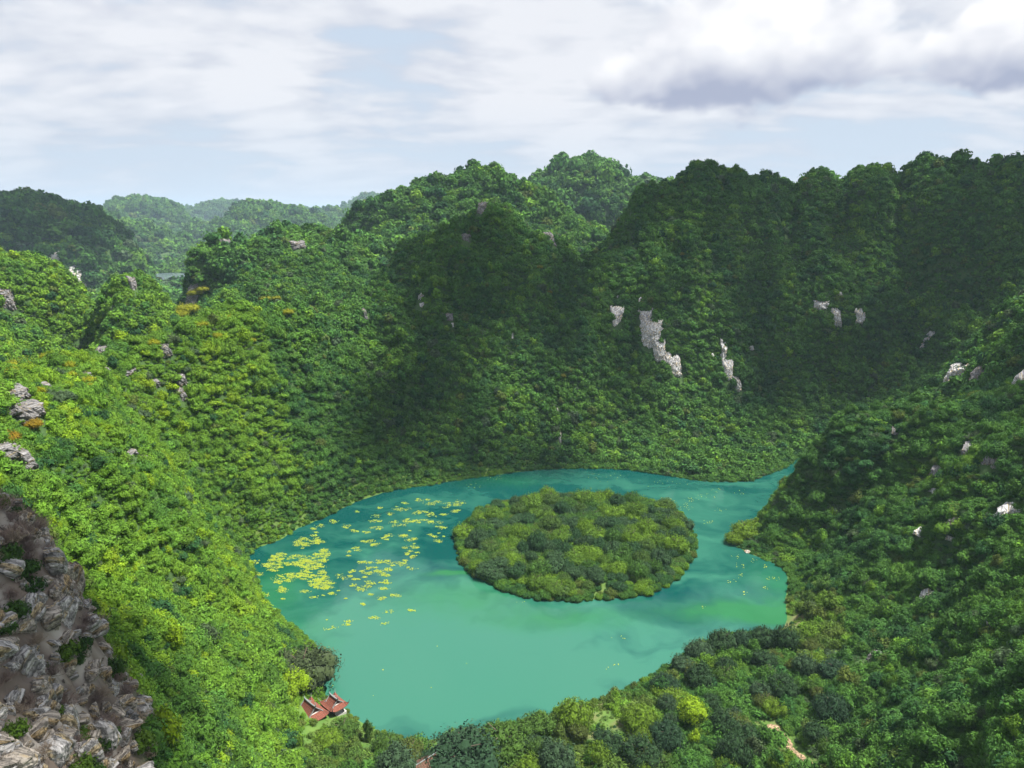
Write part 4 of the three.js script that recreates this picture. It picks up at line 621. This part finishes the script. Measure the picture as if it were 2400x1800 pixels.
// ------------------------------------------------------------------ the rocky hillside close by: boulders, bare and green shrubs
{
  const r = rng(91), nor = new THREE.Vector3();
  const twigs = (seed) => { const q = rng(seed), pos = []; const stick = (a, b, w) => { const d = b.clone().sub(a), s = new THREE.Vector3(d.z, 0.2, -d.x).normalize().multiplyScalar(w), t = new THREE.Vector3().crossVectors(d, s).normalize().multiplyScalar(w); const A = a.clone().add(s), B = a.clone().sub(s).add(t), C = a.clone().sub(s).sub(t); for (const [u, v] of [[A, B], [B, C], [C, A]]) pos.push(u.x, u.y, u.z, v.x, v.y, v.z, b.x, b.y, b.z); };
    for (let k = 0; k < 70; k++) { const a = q() * 6.283, e = 0.25 + q() * 0.75, l = 0.55 + 0.5 * q(), o = new THREE.Vector3((q() - 0.5) * 0.25, 0, (q() - 0.5) * 0.25), d = new THREE.Vector3(Math.cos(a) * (1.1 - e), e, Math.sin(a) * (1.1 - e)).normalize(), m = o.clone().addScaledVector(d, l); stick(o, m, 0.016);
      for (let j = 0; j < 5; j++) { const s = o.clone().lerp(m, 0.3 + 0.6 * q()), t = s.clone().add(new THREE.Vector3(q() - 0.5, q() * 0.7, q() - 0.5).multiplyScalar(0.6)); stick(s, t, 0.010); } }
    const g = new THREE.BufferGeometry(); g.setAttribute('position', new THREE.Float32BufferAttribute(pos, 3)); g.computeVertexNormals(); return g; };
  const bushes = [twigs(1), twigs(2), twigs(3)], twigMats = [M(0.24, 0.175, 0.145, 1), M(0.20, 0.15, 0.13, 1), M(0.30, 0.235, 0.175, 1)];
  const lumps = [[70, 1230, 5], [110, 1240, 5], [160, 1270, 4], [215, 1290, 4], [240, 1400, 4], [70, 1400, 4], [170, 1430, 4], [220, 1600, 5], [215, 1690, 5], [270, 1760, 5], [180, 1770, 5], [330, 1740, 4], [60, 1780, 5], [20, 1540, 4], [110, 1560, 4], [250, 1480, 4]].map(([x, y, a]) => [hit(x, y), a]);
  let nb = 0, ns = 0, ng = 0;
  for (let z = -30; z > -140; z -= 1.15) for (let x = -150; x < -24; x += 1.15) {
    const X = x + (r() - 0.5) * 1.7, Z = z + (r() - 0.5) * 1.7, d = Math.hypot(X, Z), h = groundH(X, Z); if (d > 140 || d < 45 || rockZone(X, Z, h) < 0.45 || Math.abs(X) > -Z * 0.80 + 6 || !seen(X, h + 1, Z, 2)) continue;
    const c = fbm2(X / 13 + 5, Z / 13, 3) + 0.10 * (r() - 0.5) + lumps.reduce((t, [p, a]) => t + 0.4 * Math.exp(-((X - p[0]) ** 2 + (Z - p[2]) ** 2) / a ** 2), 0), q = r();
    if (c > -0.06 && q < (c > 0.08 ? 0.62 : 0.25) && nb < 300) {
      const s = 0.6 + 1.7 * r() * r() * (c > 0.08 ? 1.15 : 0.7), k = (r() * 6) | 0, o = new THREE.Mesh(boulders[k], r() < 0.5 ? tanRock : paleRock); o.position.set(X, h + s * 0.05, Z); o.scale.set(s * (0.8 + 0.6 * r()), s * (0.7 + 0.6 * r()), s * (0.8 + 0.5 * r())); o.rotation.set((r() - 0.5) * 0.6, r() * 6.28, (r() - 0.5) * 0.6);
      tag(o, 'limestone_boulder', o.material === tanRock ? 'weathered tan limestone boulder on the steep rocky hillside' : 'pale grey limestone boulder on the steep rocky hillside', 'boulder', o.material === tanRock ? 'tan boulders on the hillside' : 'pale boulders on the hillside'); nb++;
    } else if (q < 0.80 && ns < 300) {
      const s = 1.1 + 1.1 * r(), o = new THREE.Mesh(bushes[(r() * 3) | 0], twigMats[(r() * 3) | 0]); o.position.set(X, h - 0.1, Z); o.scale.set(s * 1.25, s, s * 1.25); o.rotation.y = r() * 6.28;
      tag(o, 'bare_shrub', 'leafless brown shrub between boulders on the rocky hillside', 'shrub', 'bare shrubs on the rocky hillside'); ns++;
    } else if (q > 0.90 && ng < 90) {
      const o = new THREE.Mesh(crowns[4 + ((r() * 2) | 0)], tinted([[0.045, 0.10, 0.018], [0.08, 0.15, 0.016], [0.034, 0.08, 0.018]][(r() * 3) | 0])), s = 0.7 + 1.2 * r(); o.position.set(X, h - 0.15, Z); o.scale.set(s, s * 1.2, s); o.rotation.y = r() * 6.28;
      tag(o, 'green_shrub', 'small green shrub growing between boulders on the rocky hillside', 'shrub', 'green shrubs on the rocky hillside'); ng++;
    }
  }
  const stones = []; // loose stones between the boulders
  for (let k = 0; k < 9000; k++) { const X = -150 + 126 * r(), Z = -140 + 110 * r(), d = Math.hypot(X, Z), h = groundH(X, Z); if (d > 140 || d < 45 || rockZone(X, Z, h) < 0.4 || Math.abs(X) > -Z * 0.80 + 6 || fbm2(X / 6 + 5, Z / 6, 3) + 0.2 * r() < -0.02) continue; stones.push([X, h, Z, 0.12 + 0.5 * r() ** 3]); }
  const rub = new THREE.InstancedMesh(boulder(9, 1, 0.8), tanRock, stones.length), mt = new THREE.Matrix4(), eu = new THREE.Euler(), qt = new THREE.Quaternion();
  stones.forEach(([X, h, Z, q], i) => { qt.setFromEuler(eu.set(r() * 3, r() * 6, r() * 3)); mt.compose(new THREE.Vector3(X, h + q * 0.2, Z), qt, new THREE.Vector3(q * 1.3, q, q)); rub.setMatrixAt(i, mt); });
  tag(rub, 'rubble', 'loose limestone rubble between the boulders on the rocky hillside', 'rubble', null, 'stuff');
  console.log('boulders', nb, 'bare', ns, 'green', ng);
}

// ------------------------------------------------------------------ floating plants on the lake
{
  const r = rng(63), z = (X, Y) => [560 + X / 4.096, 1150 + Y / 4.096], spots = [];
  const many = [[600, 510, 60, 60, 45], [390, 640, 70, 50, 50], [330, 720, 80, 60, 60], [560, 680, 120, 60, 85], [720, 700, 120, 70, 100], [800, 600, 70, 40, 50], [760, 490, 70, 30, 35], [720, 410, 40, 40, 22], [700, 820, 160, 60, 120], [800, 900, 90, 50, 80], [900, 970, 60, 20, 25], [480, 830, 60, 40, 30], [380, 870, 30, 60, 18], [400, 950, 40, 30, 14], [400, 1030, 30, 30, 8], [1240, 500, 90, 40, 55], [1100, 570, 60, 30, 30], [1050, 610, 30, 15, 10], [1280, 690, 110, 30, 60], [1200, 780, 110, 50, 70], [1380, 780, 110, 60, 85], [1460, 700, 80, 30, 30], [1440, 470, 60, 60, 45], [1620, 440, 80, 60, 60], [1680, 560, 90, 60, 55], [1650, 620, 60, 30, 30], [1560, 690, 50, 40, 25], [1640, 740, 40, 20, 15], [1150, 390, 90, 30, 40], [1000, 350, 50, 30, 25], [760, 350, 80, 30, 30], [880, 300, 60, 20, 20], [1300, 270, 80, 40, 35], [1140, 215, 40, 20, 14], [1330, 370, 60, 30, 20], [1600, 310, 130, 40, 60], [1750, 280, 120, 40, 50], [1560, 150, 90, 40, 45], [1700, 90, 60, 20, 20], [1860, 100, 80, 30, 40], [2080, 110, 80, 30, 30], [1800, 220, 130, 30, 50], [2050, 170, 120, 40, 50], [1950, 210, 100, 20, 30], [1850, 440, 120, 80, 45], [1900, 340, 80, 40, 30], [1450, 220, 40, 20, 14], [1320, 160, 60, 10, 12], [1050, 850, 120, 80, 50], [1180, 900, 100, 60, 40], [1330, 930, 100, 60, 40], [1400, 870, 60, 30, 20], [1500, 980, 50, 30, 16], [1270, 1010, 30, 20, 10], [1370, 1040, 40, 20, 14], [1170, 1080, 40, 20, 14], [1020, 1040, 40, 15, 10], [700, 1040, 30, 20, 10], [800, 1020, 20, 20, 6], [640, 970, 40, 20, 10], [1040, 1250, 60, 12, 10], [1040, 1310, 30, 30, 12], [1330, 1215, 14, 10, 6], [1410, 1270, 18, 10, 8], [1280, 1215, 10, 10, 4], [1640, 1150, 30, 20, 8], [1470, 1160, 40, 12, 6], [850, 1240, 6, 6, 2], [830, 1335, 6, 6, 2], [905, 1308, 8, 6, 3], [150, 685, 30, 12, 6], [200, 800, 20, 12, 5], [270, 1000, 30, 8, 4]];
  for (const [X, Y, a, b, n0] of many) { const n = n0 * (X < 960 && Y > 440 && Y < 960 ? 3 : 1.2); // each drift of plants is broken into smaller strings
    const subs = Array.from({ length: Math.max(1, Math.round(n / 9)) }, () => { const p = Math.sqrt(r()), t = r() * 6.283; return [X + Math.cos(t) * a * p, Y + Math.sin(t) * b * p, 0.5 + 1.6 * r()]; });
    for (let k = 0; k < n * 3.2; k++) { const s = subs[(r() * subs.length) | 0], g = () => r() + r() + r() - 1.5; spots.push([...z(s[0] + g() * 24 * s[2], s[1] + g() * 8 * s[2]), 'w']); }
  }
  for (const [x, y, a, b, n] of [[1565, 1174, 22, 8, 30], [1600, 1182, 25, 12, 14], [1654, 1164, 18, 6, 14], [1618, 1171, 14, 5, 12], [1611, 1193, 14, 6, 12], [1660, 1224, 16, 4, 14], [1734, 1153, 14, 5, 7], [1680, 1150, 12, 5, 8], [1690, 1196, 16, 6, 6], [1633, 1240, 12, 5, 6], [1723, 1305, 12, 5, 9], [1768, 1312, 10, 6, 7], [1792, 1330, 6, 6, 8], [1813, 1357, 16, 5, 14], [1745, 1388, 6, 6, 6], [1795, 1379, 10, 4, 7], [1738, 1350, 8, 6, 7], [1708, 1363, 14, 4, 6], [1651, 1422, 8, 3, 6], [1740, 1330, 14, 10, 10], [1162, 1120, 18, 4, 14], [1107, 1139, 20, 6, 10], [1415, 1119, 60, 10, 14], [1560, 1135, 50, 10, 12], [1450, 1495, 20, 10, 5], [1430, 1560, 20, 12, 6], [1094, 1555, 1, 1, 2], [1025, 1515, 1, 1, 1], [1010, 1612, 1, 1, 1], [875, 1630, 1, 1, 1], [898, 1570, 1, 1, 1], [780, 1608, 2, 1, 1], [1220, 1412, 12, 4, 3]])
    for (let k = 0; k < n; k++) spots.push([x + (r() + r() - 1) * a * 1.3, y + (r() + r() - 1) * b * 1.3, 'e']);
  const rosette = (seed) => { const q = rng(seed), pos = []; const nl = 6 + (q() * 3 | 0); for (let k = 0; k < nl; k++) { const a = k / nl * 6.283 + q() * 0.5, l = 0.75 + 0.35 * q(), w = 0.42, up = 0.10 + 0.22 * q(), P = (t, s) => [Math.cos(a) * t * l - Math.sin(a) * s * w, 0.02 + up * t * t, Math.sin(a) * t * l + Math.cos(a) * s * w]; const o = P(0.05, 0), c = P(0.6, 0); c[1] -= 0.03; const ring = [P(0.3, -0.6), P(0.65, -1), P(0.95, -0.55), P(1.0, 0), P(0.95, 0.55), P(0.65, 1), P(0.3, 0.6)]; pos.push(...c, ...ring[0], ...o, ...c, ...o, ...ring[6]); for (let m = 1; m < 7; m++) pos.push(...c, ...ring[m], ...ring[m - 1]); } const g = new THREE.BufferGeometry(); g.setAttribute('position', new THREE.Float32BufferAttribute(pos, 3)); g.computeVertexNormals(); return g; };
  const pads = [rosette(1), rosette(2), rosette(3)], padMats = [[0.28, 0.35, 0.02], [0.23, 0.33, 0.03], [0.34, 0.37, 0.03], [0.19, 0.26, 0.05]].map((c) => new THREE.MeshPhysicalMaterial({ color: rgb(...c), roughness: 1, transmission: 0.15, thickness: 0, specularIntensity: 0.4, side: THREE.DoubleSide }));
  const inst = [];
  for (const [px, py, side] of spots) { const p = E(px, py, 0); if (sample(gridL, p[0], p[2]) < 1.5 || sample(gridI, p[0], p[2]) > -3) continue; inst.push([p[0], p[2], (0.14 + 0.17 * r() ** 3 + 0.09 * r()), side]); }
  inst.sort((a, b) => b[2] / Math.hypot(b[0], b[1]) - a[2] / Math.hypot(a[0], a[1]));
  inst.slice(0, 300).forEach(([x, zz, q, side]) => { const o = new THREE.Mesh(pads[(r() * 3) | 0], padMats[(r() * 4) | 0]); o.position.set(x, 0.015, zz); o.scale.setScalar(q); o.rotation.y = r() * 6.28; tag(o, 'floating_plant', side === 'w' ? 'yellow-green floating plant in the wide drift across the open water' : 'yellow-green floating plant in the narrow water beside the promontory', 'water plant', side === 'w' ? 'floating plants in the wide drift' : 'floating plants by the promontory'); });
  const rest = inst.slice(300), im = new THREE.InstancedMesh(pads[0], new THREE.MeshPhysicalMaterial({ color: 0xffffff, roughness: 1, transmission: 0.15, thickness: 0, specularIntensity: 0.4, side: THREE.DoubleSide }), rest.length), m4 = new THREE.Matrix4(), c = new THREE.Color();
  rest.forEach(([x, zz, q], i) => { m4.makeRotationY(r() * 6.28).scale(new THREE.Vector3(q, q, q)).setPosition(x, 0.015, zz); im.setMatrixAt(i, m4); const k = padMats[(r() * 4) | 0].color; im.setColorAt(i, c.copy(k).multiplyScalar(0.85 + 0.3 * r())); });
  tag(im, 'floating_foliage', 'scattered small yellow-green floating plants drifting over the lake', 'water plants', null, 'stuff');
  console.log('floating', inst.length);
}

renderer.render(scene, camera);
